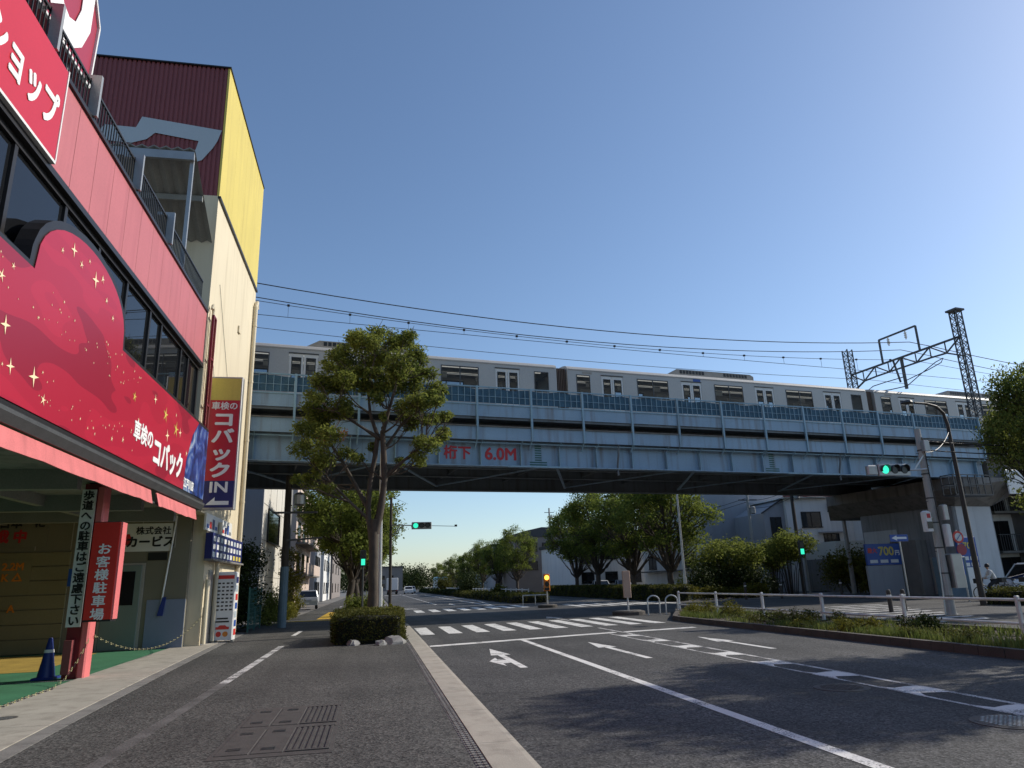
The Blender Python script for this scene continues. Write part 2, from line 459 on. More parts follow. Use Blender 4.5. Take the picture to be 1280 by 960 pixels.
M = dict(
    asphalt=asphalt('asphalt', (.058, .057, .056), .95),
    pave=asphalt('pavement_asphalt', (.066, .064, .059), .9),
    sidewalk=mat('sidewalk_paving', (.16, .15, .14), .85, .2, 1.2, 60, .2),
    concrete=mat('concrete', (.36, .33, .275), .85, .22, 1.4, 70, .25, stain=(.14, .125, .10), stain_amt=.5),
    conc_dark=mat('old_concrete', (.20, .19, .175), .88, .25, 1.0, 50, .25, stain=(.07, .065, .06), stain_amt=.7),
    kerb=mat('kerb_concrete', (.075, .066, .058), .9, .35, 2.0, 60, .3),
    soil=mat('soil', (.055, .04, .028), .95, .4, 3, 60, .6),
    paint=worn_paint('road_paint', (.70, .69, .66), (.07, .068, .066), .55),
    paint_worn=worn_paint('worn_road_paint', (.58, .57, .55), (.06, .058, .056), .82),
    paint_ghost=worn_paint('faded_road_paint', (.13, .125, .12), (.062, .06, .056), .92),
    tactile=mat('tactile_yellow', (.55, .34, .03), .75, .2, 3, 60, .2),
    green_floor=mat('green_floor_paint', (.045, .17, .085), .7, .3, 1.0, 30, .1),
    yellow_floor=mat('yellow_floor_paint', (.36, .25, .05), .75, .35, 2.0, 30, .1),
    iron=mat('cast_iron', (.066, .060, .054), .7, .35, 6, 60, .3, .1),
    pink=mat('red_panel_paint', (.44, .125, .135), .5, .10, .8, 30, .03, stain=(.32, .075, .085), stain_amt=.5),
    pink_fab=mat('awning_fabric', (.56, .15, .15), .8, .2, 2, 60, .1, stain=(.32, .09, .09), stain_amt=.6),
    redsign=mat('red_sign', (.50, .018, .035), .35, .06, 1, 30),
    redface=mat('scarlet_sign', (.58, .03, .022), .4, .06, 1, 30),
    maroon=mat('maroon_cladding', (.20, .05, .052), .5, .12, .7, 20),
    maroon_sign=mat('maroon_sign', (.32, .022, .05), .4, .08, 1, 30),
    yellow=mat('yellow_panel', (.60, .48, .095), .5, .08, .8, 20, 0, stain=(.44, .34, .07), stain_amt=.5),
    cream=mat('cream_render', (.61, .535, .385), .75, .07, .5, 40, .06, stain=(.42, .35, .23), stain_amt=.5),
    cream_in=mat('cream_board', (.175, .16, .115), .75, .12, .8, 40, .03),  # cream darkened: the garage's deep shade is put into this colour
    grey_glyph=mat('grey_print', (.40, .46, .50), .5, .05, 1, 20),
    white=mat('white_enamel', (.78, .78, .76), .4, .06, 2, 40),
    white_fence=mat('white_fence_paint', (.66, .66, .65), .5, .15, 6, 60, 0, stain=(.35, .33, .30), stain_amt=.5),
    offwhite=mat('off_white_board', (.68, .68, .66), .45, .07, 2, 40),
    black=mat('black_paint', (.012, .012, .013), .45, .2, 4, 40),
    frame=mat('dark_bronze_frame', (.028, .026, .026), .4, .2, 4, 40, 0, .4),
    steel=mat('galvanised_steel', (.36, .36, .35), .42, .15, 3, 50, 0, .75),
    darksteel=mat('dark_steel', (.075, .078, .08), .55, .25, 3, 40, 0, .4),
    red_steel=mat('red_steel_paint', (.16, .008, .016), .45, .12, 2, 40),
    salmon=mat('salmon_steel', (.62, .15, .15), .5, .1, 2, 40),
    navy=mat('navy_sign', (.014, .018, .12), .4, .06, 2, 40),
    blue=mat('blue_sign', (.012, .07, .32), .4, .06, 2, 40),
    cone=mat('blue_plastic', (.012, .03, .19), .45, .1, 4, 40),
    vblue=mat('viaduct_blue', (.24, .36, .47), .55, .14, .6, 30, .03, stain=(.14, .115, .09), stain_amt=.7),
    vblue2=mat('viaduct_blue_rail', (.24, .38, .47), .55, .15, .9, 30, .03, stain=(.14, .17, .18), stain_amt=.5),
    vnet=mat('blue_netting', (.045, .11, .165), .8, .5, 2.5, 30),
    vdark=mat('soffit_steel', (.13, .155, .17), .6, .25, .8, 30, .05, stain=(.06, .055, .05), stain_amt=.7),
    deck=mat('deck_concrete', (.17, .16, .15), .9, .2, 1, 40),
    redpaint=mat('red_lettering', (.50, .02, .025), .5, .1, 4, 40),
    greenpaint=mat('green_mark_paint', (.03, .12, .105), .6, .15, 4, 40),
    stainless=mat('stainless_body', (.40, .39, .37), .42, .10, .5, 18, 0, .2),
    trainwhite=mat('train_door_white', (.60, .595, .57), .4, .06, 1, 30, 0, .1),
    trainroof=mat('train_roof', (.42, .41, .39), .55, .15, .8, 30, 0, .1),
    acgrey=mat('air_conditioner_grey', (.30, .28, .25), .6, .25, 2, 30),
    bellows=mat('gangway_bellows', (.12, .085, .065), .8, .25, 4, 40),
    inner=mat('train_interior', (.60, .58, .52), .6, .05, 1, 20),
    tglass=glass('train_glass', (.62, .66, .68), .82),
    wglass=glass('shop_window_glass', (.25, .27, .28), .25),
    hglass=glass('house_window_glass', (.2, .22, .24), .12, .05),
    cglass=glass('car_glass', (.15, .17, .18), .2),
    wire=mat('cable_black', (.02, .02, .022), .6, .1, 2, 20),
    polegrey=mat('pole_concrete', (.38, .37, .345), .8, .18, 1.5, 50, .1, stain=(.16, .15, .13), stain_amt=.5),
    poledark=mat('pole_brown', (.045, .036, .03), .6, .2, 3, 40),
    polegalv=mat('pole_galvanised', (.48, .49, .49), .4, .12, 3, 40, 0, .6),
    polebase=mat('pole_blue_sheath', (.10, .16, .20), .6, .2, 3, 40),
    bark=mat('bark', (.075, .060, .046), .95, .35, 5, 60, .8),
    barkdark=mat('dark_bark', (.05, .04, .03), .95, .35, 5, 50, .6),
    leaf=leafmat('leaf_camphor', (.060, .092, .020), (.29, .315, .07), .48),
    leaf2=leafmat('leaf_zelkova', (.055, .090, .019), (.27, .31, .06), .5),
    leaf3=leafmat('leaf_dark_evergreen', (.010, .020, .008), (.055, .075, .018), .2),
    leafb=leafmat('leaf_box_hedge', (.020, .034, .009), (.16, .155, .034), .3),
    leafy=leafmat('leaf_yellow_green', (.05, .06, .008), (.22, .20, .03), .3),
    leafo=leafmat('leaf_autumn_orange', (.22, .09, .03), (.38, .17, .07), .3),
    grass=leafmat('grass_blades', (.05, .085, .015), (.24, .27, .075), .35),
    hedgecore=mat('hedge_core', (.012, .014, .007), .95, .4, 5, 50),
    stone=mat('grey_stone', (.27, .265, .25), .9, .25, 5, 60, .4),
    house_white=mat('white_house_render', (.68, .68, .66), .8, .06, .5, 30, .02, stain=(.36, .36, .35), stain_amt=.35),
    house_grey=mat('grey_house_render', (.33, .34, .36), .8, .07, .5, 30, .02, stain=(.24, .24, .25), stain_amt=.35),
    house_tan=mat('grey_brown_tile', (.22, .19, .175), .75, .15, .6, 30),
    house_pink=mat('beige_pink_render', (.52, .42, .36), .8, .08, .6, 30),
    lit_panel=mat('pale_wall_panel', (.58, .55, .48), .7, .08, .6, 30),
    roofdark=mat('dark_roof', (.05, .05, .055), .6, .15, 2, 30),
    roofred=mat('red_roof', (.30, .10, .085), .6, .15, 2, 30),
    chain_yellow=mat('faded_chain_yellow', (.34, .31, .16), .6, .2, 4, 40),
    pier_grey=mat('pier_grey', (.25, .265, .28), .85, .2, .8, 40, .2, stain=(.10, .10, .10), stain_amt=.6),
    pier_pale=mat('pier_pale_face', (.50, .53, .55), .8, .12, .8, 40, .1, stain=(.28, .29, .29), stain_amt=.4),
    canopy_sheet=mat('weathered_sheet', (.24, .24, .22), .6, .2, 1.5, 30, 0, .2),
    beam_paint=mat('shaded_beam_paint', (.20, .20, .18), .7, .2, 1, 30),  # off-white beams darkened: shade under the ceiling put into the colour
    shutter=mat('shutter_beige', (.33, .31, .28), .6, .12, 2, 30),
    shutter_y=mat('shutter_pale_yellow', (.20, .18, .10), .6, .1, 1, 30),  # yellow kept dark: garage shade is put into the colour
    door_green=mat('pale_green_door', (.16, .20, .18), .5, .08, 1, 30),  # green darkened, with the shade inside the garage in the colour
    dado=mat('blue_grey_dado', (.19, .22, .30), .6, .1, 1, 30),
    orange=mat('orange_plastic', (.62, .20, .02), .45, .08, 3, 30),
    carwhite=mat('car_white', (.62, .63, .64), .25, .03, 2, 20),
    carsilver=mat('car_silver', (.42, .43, .44), .28, .04, 2, 20, 0, .5),
    cargrey=mat('car_grey', (.16, .17, .18), .28, .04, 2, 20, 0, .4),
    busteal=mat('bus_teal', (.12, .38, .48), .35, .05, 2, 20),
    tyre=mat('tyre_rubber', (.018, .018, .018), .85, .2, 5, 40),
    skin=mat('skin', (.42, .25, .17), .6, .05, 4, 40),
    hair=mat('dark_hair', (.012, .010, .009), .6, .2, 9, 60),
    shirt=mat('white_shirt', (.62, .61, .58), .85, .08, 5, 60),
    trouser=mat('dark_trousers', (.022, .024, .03), .85, .2, 5, 60),
    print_red=print_red('printed_red_face'),
    earth=print_earth('printed_earth_photo'),
    cream_star=mat('pale_star_print', (.85, .68, .42), .4, .05, 3, 30),
    tan=mat('tan_board', (.42, .29, .22), .6, .1, 2, 30),
    g_on=emis('signal_green_lit', (.04, .85, .52), 1.0),
    a_on=emis('signal_amber_lit', (1.0, .42, .05), 3.0),
    tube_on=emis('lit_ceiling_tube', (1.0, .96, .88), .45),
    lens_off=mat('dark_lens', (.02, .02, .02), .25, .1, 4, 40),
)

# ------------------------------------------------------------------ the setting: ground, road, pavements, markings
MB().box(-500, 500, -120, 700, -.12, -.05).build('ground', M['sidewalk'], kind='structure')
rd = MB()
rd.sheet([(1.5, -30, 0), (22, -30, 0), (19.6, 42, 0), (19.6, 420, 0), (1.5, 420, 0)])
rd.sheet([(-60, 33, 0), (1.5, 33, 0), (1.5, 39.4, 0), (-60, 36, 0)])
rd.sheet([(20.35, 19.5, 0), (24.5, 19, 0), (40, 34, 0), (90, 40, 0), (90, 50, 0), (30, 47, 0), (19.6, 47, 0), (19.6, 42, 0)])
rd.build('road', M['asphalt'], kind='structure')
pv = MB()
pv.sheet([(-3.3, 2, 0), (.95, 2, 0), (.95, 33, 0), (-5.1, 33, 0), (-4.9, 30.9, 0), (-4.75, 27, 0), (-4.2, 16.5, 0)])
pv.sheet([(-3.3, 2, 0), (-2.9, -30, 0), (.95, -30, 0), (.95, 2, 0)])
pv.sheet([(-4.6, 39.1, 0), (.95, 39.4, 0), (.95, 420, 0), (-4.6, 420, 0)])
pv.build('pavement', M['pave'], kind='structure')
# concrete gutter slabs along the near carriageway, with the perforated drain strip
gt = group_struct('gutter')
y = -6.0
while y < 33:
    y2 = min(y + 2.0, 33)
    MB().prism([(1.075, y + .004, -.05), (1.5, y + .004, -.05), (1.5, y + .004, .006), (1.44, y + .004, .012), (1.075, y + .004, .012)], (0, y2 - y - .008, 0)).build('gutter_slab', M['concrete'], gt)
    y = y2
ds = MB(); ds.box(.95, 1.07, -6, 33, -.05, .002)
for k in range(330):
    yy = -1 + k * .1
    for x in (.968, 1.024):
        ds.box(x, x + .03, yy, yy + .06, .002, .014)
ds.build('drain_strip', M['conc_dark'], gt, kind='stuff')
# concrete apron between the shop and the pavement
ap = group_struct('concrete_apron')
edge = [(-3.25, 2.0), (-3.55, 7), (-3.86, 11), (-4.2, 16.5), (-4.5, 22), (-4.75, 27), (-4.9, 30.6)]
inner = [(-5.05, 2.0), (-5.3, 7), (-5.5, 11), (-5.83, 16.5), (-6.0, 22), (-6.1, 26), (-6.15, 30.6)]
for (a, b, c, d) in zip(edge, edge[1:], inner, inner[1:]):
    MB().prism([(c[0], c[1] + .006, -.04), (a[0] - .24, a[1] + .006, -.04), (b[0] - .24, b[1] - .006, -.04), (d[0], d[1] - .006, -.04)], (0, 0, .05)).build('apron_slab', M['concrete'], ap)
    MB().prism([(a[0] - .23, a[1] + .006, -.04), (a[0], a[1] + .006, -.04), (b[0], b[1] - .006, -.04), (b[0] - .23, b[1] - .006, -.04)], (0, 0, .044)).build('edge_slab', M['conc_dark'], ap)
MB().sheet([(-15, 2, -.01), (-5.05, 2, -.01), (-5.3, 7, -.01), (-5.5, 11, -.01), (-5.83, 16.5, -.01), (-6.0, 22, -.01), (-6.1, 26, -.01), (-15, 26, -.01)]).build('garage_floor', M['green_floor'], kind='structure')
fp = group_struct('floor_paint')
MB().sheet([(-12.5, 18.9, -.004), (-7.45, 18.9, -.004), (-7.9, 24.0, -.004), (-12.5, 24.0, -.004)]).build('yellow_area', M['yellow_floor'], fp)
MB().sheet([(-9.5, 16.55, -.002), (-5.9, 16.6, -.002), (-5.9, 16.68, -.002), (-9.5, 16.63, -.002)]).build('white_line', M['paint_worn'], fp)

mk = group_struct('road_markings')


def mark(poly, m='paint', name='painted_line', z=.004):
    return MB().sheet([(p[0], p[1], z) for p in poly]).build(name, M[m], mk)


def strip(x0, x1, y0, y1, m='paint', name='painted_line', z=.004):
    return mark([(x0, y0), (x1, y0), (x1, y1), (x0, y1)], m, name, z)


for k in range(10):
    x = 1.58 + .945 * k
    mark([(x, 25.2 + .08 * (x - 1.6)), (x + .47, 25.2 + .08 * (x - 1.2)), (x + .47, 29.4 + .23 * (x - 1.2)), (x, 29.4 + .23 * (x - 1.6))], 'paint', 'crosswalk_bar')
for k in range(8):
    x = 2.6 + 1.0 * k
    mark([(x, 45.4 + .33 * (x - 2.6)), (x + .52, 45.4 + .33 * (x - 2.1)), (x + .52, 49.8 + .42 * (x - 2.1)), (x, 49.8 + .42 * (x - 2.6))], 'paint', 'crosswalk_bar')
for k in range(7):
    x = 12.8 + .98 * k
    mark([(x, 45.2 - .15 * k), (x + .5, 45.1 - .15 * k), (x + .5, 50 - .1 * k), (x, 50.1 - .1 * k)], 'paint', 'crosswalk_bar')
for k in range(10):
    yy = 20.2 + 1.25 * k
    x0 = 15.9 + .42 * (yy - 20.2)
    mark([(x0, yy), (x0 + 3.6, yy + .5), (x0 + 3.8, yy + 1.0), (x0 + .2, yy + .5)], 'paint_worn', 'crosswalk_bar')
mark([(1.52, 20.25), (7.42, 22.2), (7.42, 22.62), (1.52, 20.72)], 'paint', 'stop_line')
mark([(7.72, 22.15), (10.3, 22.75), (10.3, 23.15), (7.72, 22.55)], 'paint', 'stop_line')
strip(4.15, 4.31, -8, 21.1, 'paint', 'lane_line')
strip(7.57, 7.67, -8, 24.8, 'paint_worn', 'lane_line')
strip(7.05, 7.12, -8, 21.9, 'paint_worn', 'lane_line')
for yy in (.9, 2.6, 4.3, 6.0, 7.7, 9.4, 11.25, 13.1, 14.95, 16.9, 18.9, 21.0):
    mark([(7.10, yy - .55), (7.22, yy - .3), (7.6, yy - .4), (7.6, yy + .25), (7.42, yy + .25), (7.2, yy + .18), (7.10, yy + .4)], 'paint', 'lane_block', .0055)


def arrow(x, y, h, w=.15, hw=.46, hl=1.7, m='paint', left=False):
    mark([(x - w / 2, y), (x + w / 2, y), (x + w / 2, y + h - hl), (x + hw / 2, y + h - hl), (x, y + h), (x - hw / 2, y + h - hl), (x - w / 2, y + h - hl)], m, 'lane_arrow')
    if left:
        mark([(x - w / 2 - .002, y + 1.0), (x - w / 2 - .002, y + 1.55), (x - .24, y + 1.75), (x - .22, y + 2.15), (x - .46, y + 1.45), (x - .26, y + .45), (x - .25, y + .92)], m, 'lane_arrow')


arrow(2.9, 14.45, 4.4, left=True)
arrow(5.64, 14.9, 4.5)
arrow(8.75, 15.4, 4.0, m='paint')
arrow(8.0, 30.0, 4.2, m='paint_worn', hw=.8)
arrow(6.4, 59, 4.5)
strip(-2.72, -2.55, 14.6, 23.2, 'paint_worn', 'pavement_line')
strip(-2.72, -2.55, 3.0, 14.6, 'paint_ghost', 'pavement_line')
strip(-2.88, -2.72, 27.9, 30.9, 'paint', 'pavement_line')
for yy in (56, 66, 76, 86, 96):
    strip(-2.9, -2.72, yy, yy + 3, 'paint_worn', 'pavement_line')
strip(8.4, 8.56, 50.5, 126, 'paint', 'lane_line')
strip(5.1, 5.25, 62, 150, 'paint_worn', 'lane_line')
mark([(8.6, 52), (9.9, 70), (10.0, 120), (9.85, 120), (9.7, 70), (8.56, 54)], 'paint_worn', 'lane_line')
strip(2.0, 8.0, 136, 140, 'paint_worn', 'crosswalk_bar')
for k in range(4):
    strip(1.6, 3.2 - .1 * k, 52.2 + .9 * k, 52.6 + .9 * k, 'paint_worn', 'painted_line')
strip(13.8, 19.2, 52.5, 52.9, 'paint', 'stop_line')
strip(16.4, 16.55, 53, 200, 'paint_worn', 'lane_line')
strip(17.6, 17.75, -10, 19.8, 'paint_worn', 'lane_line')
# tactile paving at the corner across the side street
tp = group_struct('tactile_paving')
for i in range(9):
    MB().box(-4.3 + i * .3, -4.3 + i * .3 + .29, 39.7, 40.3, .002, .014).build('tactile_tile', M['tactile'], tp)
for j in range(8):
    for i in range(3):
        MB().box(-3.0 + i * .42, -3.0 + i * .42 + .40, 41.5 + j * 1.4, 41.5 + j * 1.4 + 1.36, .002, .014).build('tactile_tile', M['tactile'], tp)
for i in range(8):
    MB().box(-2.0 + i * .42, -2.0 + i * .42 + .4, 50.2, 51.4, .002, .014).build('tactile_tile', M['tactile'], tp)

# covers in the pavement and in the road
dc = thing('drain_cover', 'square cast iron drain cover with two slotted grates in pavement', 'drain cover', (-.98, 9.8, 0))
MB().box(-1.6, -.38, 8.14, 11.32, -.04, .005).build('frame', M['iron'], dc)
for y0, y1 in ((8.3, 9.66), (9.86, 11.18)):
    MB().bbox(-1.55, -1.22, y0, y1, .004, .012, .004).build('plate', M['iron'], dc)
    MB().bbox(-1.20, -.88, y0, y1, .004, .012, .004).build('plate', M['iron'], dc)
    g = MB()
    for k in range(7):
        g.box(-.85 + k * .064, -.85 + k * .064 + .03, y0 + .06, y1 - .06, .005, .016)
    g.box(-.86, -.42, y0, y0 + .05, .005, .016); g.box(-.86, -.42, y1 - .05, y1, .005, .016)
    g.build('grate', M['iron'], dc)
    for (cx, cy) in ((-1.4, y0 + .25), (-1.4, y1 - .25), (-1.05, y0 + .2), (-1.05, y1 - .2)):
        MB().box(cx - .07, cx + .07, cy - .06, cy + .06, .011, .015).build('lifting_lug', M['black'], dc)


def manhole(x, y, r, label, pat):
    t = thing('manhole_cover', label, 'manhole cover', (x, y, 0), group='manhole covers in the road')
    MB().lathe((x, y, -.02), [(r, 0), (r, .027), (r - .03, .029)], 36).build('rim', M['iron'], t)
    b = MB(); b.lathe((x, y, .0), [(r - .05, 0), (r - .05, .0115)], 36)
    b.build('plate', M['iron'], t)
    s = MB()
    for i in range(-6, 7):
        for j in range(-6, 7):
            cx, cy = x + i * r / 7.2, y + j * r / 7.2
            if math.hypot(cx - x, cy - y) < r - .1:
                w = r / 7.2 * (.36 if (i + j) % 2 else .28)
                s.box(cx - w, cx + w, cy - w * pat, cy + w * pat, .010, .0165)
    s.build('tread_pattern', M['steel'] if pat < 1 else M['iron'], t)


manhole(6.72, 7.12, .42, 'round iron manhole cover nearest the camera, beside the lane blocks', .8)
manhole(6.6, 9.9, .38, 'darker round manhole cover farther up the same lane', 1.2)
manhole(-5.0, 11.85, .22, 'small round cover in the concrete apron before the shop', .8)

# ------------------------------------------------------------------ the shop building (left)
XF = -5.35
sh = thing('shop_building', 'red car inspection shop with glazed upper floor and open ground floor garage', 'shop', (-9, 12, 0))
Y0, Y1 = -4.0, 22.42
# core walls and slabs
b = MB()
b.box(-15, XF - .25, Y0, Y1, 3.98, 4.2)      # garage ceiling slab
b.box(-15, XF - .18, Y0, Y1, 8.36, 8.6)      # upper slab
b.box(-15, XF - .1, Y0, Y1, 9.9, 10.1)       # roof
b.box(-15, -14.8, Y0, 24.6, 0, 10)           # back wall
b.box(-14.8, -5.7, Y0, Y0 + .2, 0, 3.98); b.box(-14.8, -5.5, Y0, Y0 + .2, 4.2, 8.36)
b.build('slab', M['conc_dark'], sh)
MB().box(-14.7, -9.5, Y1 - .6, Y1 - .4, 4.2, 8.36).build('inner_wall', M['offwhite'], sh)
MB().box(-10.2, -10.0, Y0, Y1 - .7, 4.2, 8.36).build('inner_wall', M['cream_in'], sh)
# pink cladding panels, one by one
py_ = Y0
while py_ < Y1 - .05:
    q = min(py_ + .9, Y1)
    MB().bbox(XF - .08, XF, py_ + .008, q - .008, 8.42, 10.12, .004).build('cladding_panel', M['pink'], sh)
    py_ = q
MB().box(XF - .12, XF + .05, Y0, Y1, 10.12, 10.2).build('coping', M['frame'], sh)
MB().box(XF - .1, XF + .04, Y0, Y1, 8.3, 8.415).build('drip_rail', M['frame'], sh)
# window band
XW = XF - .12
mull = [-3.9, -2.0, -.4, 1.2, 2.8, 4.4, 6.0, 7.5, 9.0, 10.55, 12.4, 14.0, 15.7, 17.4, 18.35, 20.3, 21.1, 22.3]
MB().box(XW - .08, XW + .06, Y0, Y1, 8.2, 8.298).build('window_head', M['frame'], sh)
MB().box(XW - .08, XW + .06, Y0, Y1, 6.3, 6.75).build('window_sill', M['frame'], sh)
for yy in mull:
    MB().box(XW - .07, XW + .05, yy - .05, yy + .05, 6.752, 8.198).build('mullion', M['frame'], sh)
for a, c in zip(mull, mull[1:]):
    MB().box(XW - .02, XW, a + .052, c - .052, 6.754, 8.196).build('window_pane', M['wglass'], sh)
# objects behind the glass: blinds and shelves
for k, yy in enumerate((12.6, 14.4, 18.6, 19.3, 20.5)):
    bl = MB()
    for j in range(9):
        bl.box(XW - .5, XW - .47, yy, yy + .7, 6.8 + j * .14, 6.87 + j * .14)
    bl.build('blind', M['offwhite'], sh)
# underside: fascia, pink awning, beams
MB().prism([(XF - .25, Y0, 3.9), (-5.02, Y0, 3.93), (-4.94, Y0, 4.06), (-4.94, Y0, 4.12), (XF - .25, Y0, 4.12)], (0, 22.4 - Y0, 0)).build('fascia', M['darksteel'], sh)
aws = [MB(), MB()]
NY = 60
for k in range(NY):
    ya, yb = Y0 + (21.9 - Y0) * k / NY, Y0 + (21.9 - Y0) * (k + 1) / NY
    if abs((ya + yb) / 2 - 17.75) < .2: continue

    def sag(yv):
        u = (yv * .42) % 1.0
        return .035 * math.sin(u * math.pi) + .012 * math.sin(yv * 7.1)
    for (z0, z1, x0, x1) in ((3.9, 3.62, -5.06, -5.02),):
        aws[ya > 17.75].add([(x0, ya, z0), (x0, yb, z0), (x1 + sag(yb), yb, z1 - sag(yb)), (x1 + sag(ya), ya, z1 - sag(ya)),
                (x0 - .03, ya, z0), (x0 - .03, yb, z0), (x1 + sag(yb) - .03, yb, z1 - sag(yb)), (x1 + sag(ya) - .03, ya, z1 - sag(ya))],
               [(0, 3, 2, 1), (4, 5, 6, 7), (3, 7, 6, 2)])
for aw in aws:
    aw.build('awning', M['pink_fab'], sh)
MB().cyl((-5.1, Y0, 3.66), (-5.1, 21.9, 3.66), .03).build('awning_rail', M['darksteel'], sh)
for yy in (-1, 3, 7, 11, 15, 19, 22):
    MB().box(-14.8, -5.65, yy, yy + .22, 3.6, 3.978).build('ceiling_beam', M['beam_paint'], sh)
for xx in (-8, -11):
    MB().box(xx, xx + .18, Y0, 24, 3.72, 3.975).build('ceiling_beam', M['beam_paint'], sh)
# column: dark red I section, sunlight put into its salmon road side colour
def column(x, y):
    MB().box(x - .30, x - .03, y - .13, y + .15, 0, 3.95).build('column', M['red_steel'], sh)
    MB().bbox(x - .028, x + .13, y - .17, y + .19, 0, 3.9, .03).build('column_sunlit_side', M['salmon'], sh)


column(-5.88, 17.0)
column(-5.5, 4.5)
MB().box(-6.15, -6.0, 16.7, 16.86, 0.1, .75).build('junction_box', M['maroon'], sh)
# garage end wall and everything on it
YE = 24.6
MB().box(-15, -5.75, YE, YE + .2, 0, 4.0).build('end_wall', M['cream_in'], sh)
for xx in (-12.2, -11.2, -10.2, -9.2, -8.2, -7.2, -6.2):
    MB().box(xx - .012, xx + .012, YE - .008, YE, 3.0, 4.0).build('batten', M['shutter'], sh)
st = MB()
for k in range(7):
    st.bbox(-14, -9.15, YE - .05, YE, .02 + k * .42, .42 + k * .42, .012)
sg = st.build('roller_door', M['shutter_y'], sh)
MB().box(-8.2, -7.0, YE - .04, YE, 0, 2.55).build('door_frame', M['shutter'], sh)
dr = MB().bbox(-8.12, -7.08, YE - .075, YE - .04, .02, 2.48, .01).build('door', M['door_green'], sh)
MB().box(-7.95, -7.25, YE - .085, YE - .076, 1.3, 2.3).build('door_window', M['hglass'], dr)
MB().box(-6.86, -5.74, YE - .03, YE, 0, 1.43).build('dado', M['dado'], sh)
MB().cyl((-6.45, YE - .06, 1.1), (-6.2, YE - .06, 4.0), .025).build('cable', M['white'], sh)
MB().prism([(-6.52, YE - .1, .95), (-6.36, YE - .1, .95), (-6.3, YE - .1, 1.5), (-6.4, YE - .1, 1.5)], (0, .06, 0)).build('broom', M['cone'], sh)
# roof railing with closely set balusters
rl = MB()
rl.bar((XF - .08, Y0, 10.95), (XF - .08, 21.9, 10.95), .045)
rl.bar((XF - .08, Y0, 10.3), (XF - .08, 21.9, 10.3), .04)
k = Y0
while k < 21.9:
    rl.bar((XF - .08, k, 10.2), (XF - .08, k, 10.95), .02)
    k += .13
rl.build('roof_railing', M['black'], sh)
for yy in (10.85, 12.6, 15.2, 17.8):
    g = MB()
    g.box(XF - .05, XF + .12, yy - .04, yy + .04, 10.2, 11.0); g.box(XF - .3, XF + .12, yy - .04, yy + .04, 11.0, 11.08)
    g.build('sign_bracket', M['steel'], sh)

# ------------------------------------------------------------------ car park tower behind the shop
tw = thing('car_park_tower', 'tall cream tower with maroon ribbed top and yellow road side panel', 'tower', (-10, 26.5, 0))
XT, YA, YB = -5.33, 22.5, 30.5
ZT, ZY = 19.35, 14.32
b = MB()
b.box(-16, XT, YA, YB, 4.02, ZY)
b.box(-16, XT, 24.85, YB, 0, 4.02)
b.build('wall', M['cream'], tw)
MB().box(-16, XT - .05, YA + .05, YB, ZY, ZT - .05).build('upper_wall', M['maroon'], tw)
ri = MB()
xx = -16.0
while xx < XT - .16:
    ri.prism([(xx, YA + .05, ZY), (xx + .02, YA + .02, ZY), (xx + .10, YA + .02, ZY), (xx + .12, YA + .05, ZY)], (0, 0, ZT - ZY))
    xx += .15
ri.build('ribbed_cladding', M['maroon'], tw)
for k in range(4):
    a = YA + (YB - YA) * k / 4
    MB().box(XT - .05, XT + .02, a + .004, a + 2.0 - .004, ZY, ZT).build('yellow_panel', M['yellow'], tw)
MB().box(-16, XT + .06, YA - .04, YB, ZT, ZT + .05).build('coping', M['frame'], tw)
MB().box(XT - .02, XT + .07, YA, YB, ZY - .1, ZY - .004).build('drip_rail', M['frame'], tw)
gl = [(-9.11, 16.7), (-8.12, 16.68), (-7.97, 17.11), (-5.41, 16.82), (-5.52, 16.4), (-5.66, 16.09), (-5.96, 15.62), (-6.3, 15.45), (-6.8, 15.35), (-6.8, 15.66), (-6.37, 15.75), (-6.19, 16.0), (-6.12, 16.34), (-7.51, 16.53), (-7.75, 16.26), (-8.2, 16.08), (-8.71, 16.09), (-9.3, 16.15)]
MB().prism([(p[0], YA - .012, p[1]) for p in gl], (0, .008, 0)).build('painted_glyph', M['grey_glyph'], tw)
MB().tube([(XT + .1, YB - .35, .1), (XT + .1, YB - .35, 13.4), (XT + .1, YB - .12, 13.7), (XT + .1, YB - .05, 13.4)], .085, 10).build('drain_pipe', M['cream'], tw)
for zz in (2.5, 5, 7.5, 10, 12.5):
    MB().cyl((XT + .1, YB - .35, zz), (XT + .1, YB - .35, zz + .08), .1).build('pipe_clip', M['cream'], tw)
MB().tube([(XT + .1, 22.75, 6.6), (XT + .1, 22.75, 10.3), (XT + .1, 22.62, 10.45), (XT + .1, 22.55, 10.3)], .05).build('vent_pipe', M['cream'], tw)
rf = MB()
for yy in (22.6, 22.95):
    rf.bar((XT + .14, yy, 4.1), (XT + .14, yy, 10.1), .07)
for zz in (10.1, 8.7, 7.2, 5.7):
    rf.bar((XT + .14, 22.6, zz), (XT + .14, 22.95, zz), .06)
rf.build('red_ladder_frame', M['red_steel'], tw)
for yy, zz in ((24.95, 3.98), (26.2, 3.98)):
    MB().tube([(XT + .12, yy, .05), (XT + .12, yy, 2.0 if yy < 25.5 else 3.9)], .07, 10).build('drain_pipe', M['cream'], tw)
MB().box(XT, XT + .03, 25.1, 30.2, .02, 1.15).build('dado', M['dado'], tw)
MB().box(XT, XT + .05, 25.5, 26.1, .02, 2.3).build('side_door', M['steel'], tw)
for a_, c_ in (((XT + .03, 23.6, 11.6), (XT + .03, 26.4, 8.4)), ((XT + .03, 23.3, 9.2), (XT + .03, 24.9, 7.0))):
    MB().bar(a_, c_, .012).build('stay_cable', M['darksteel'], tw)
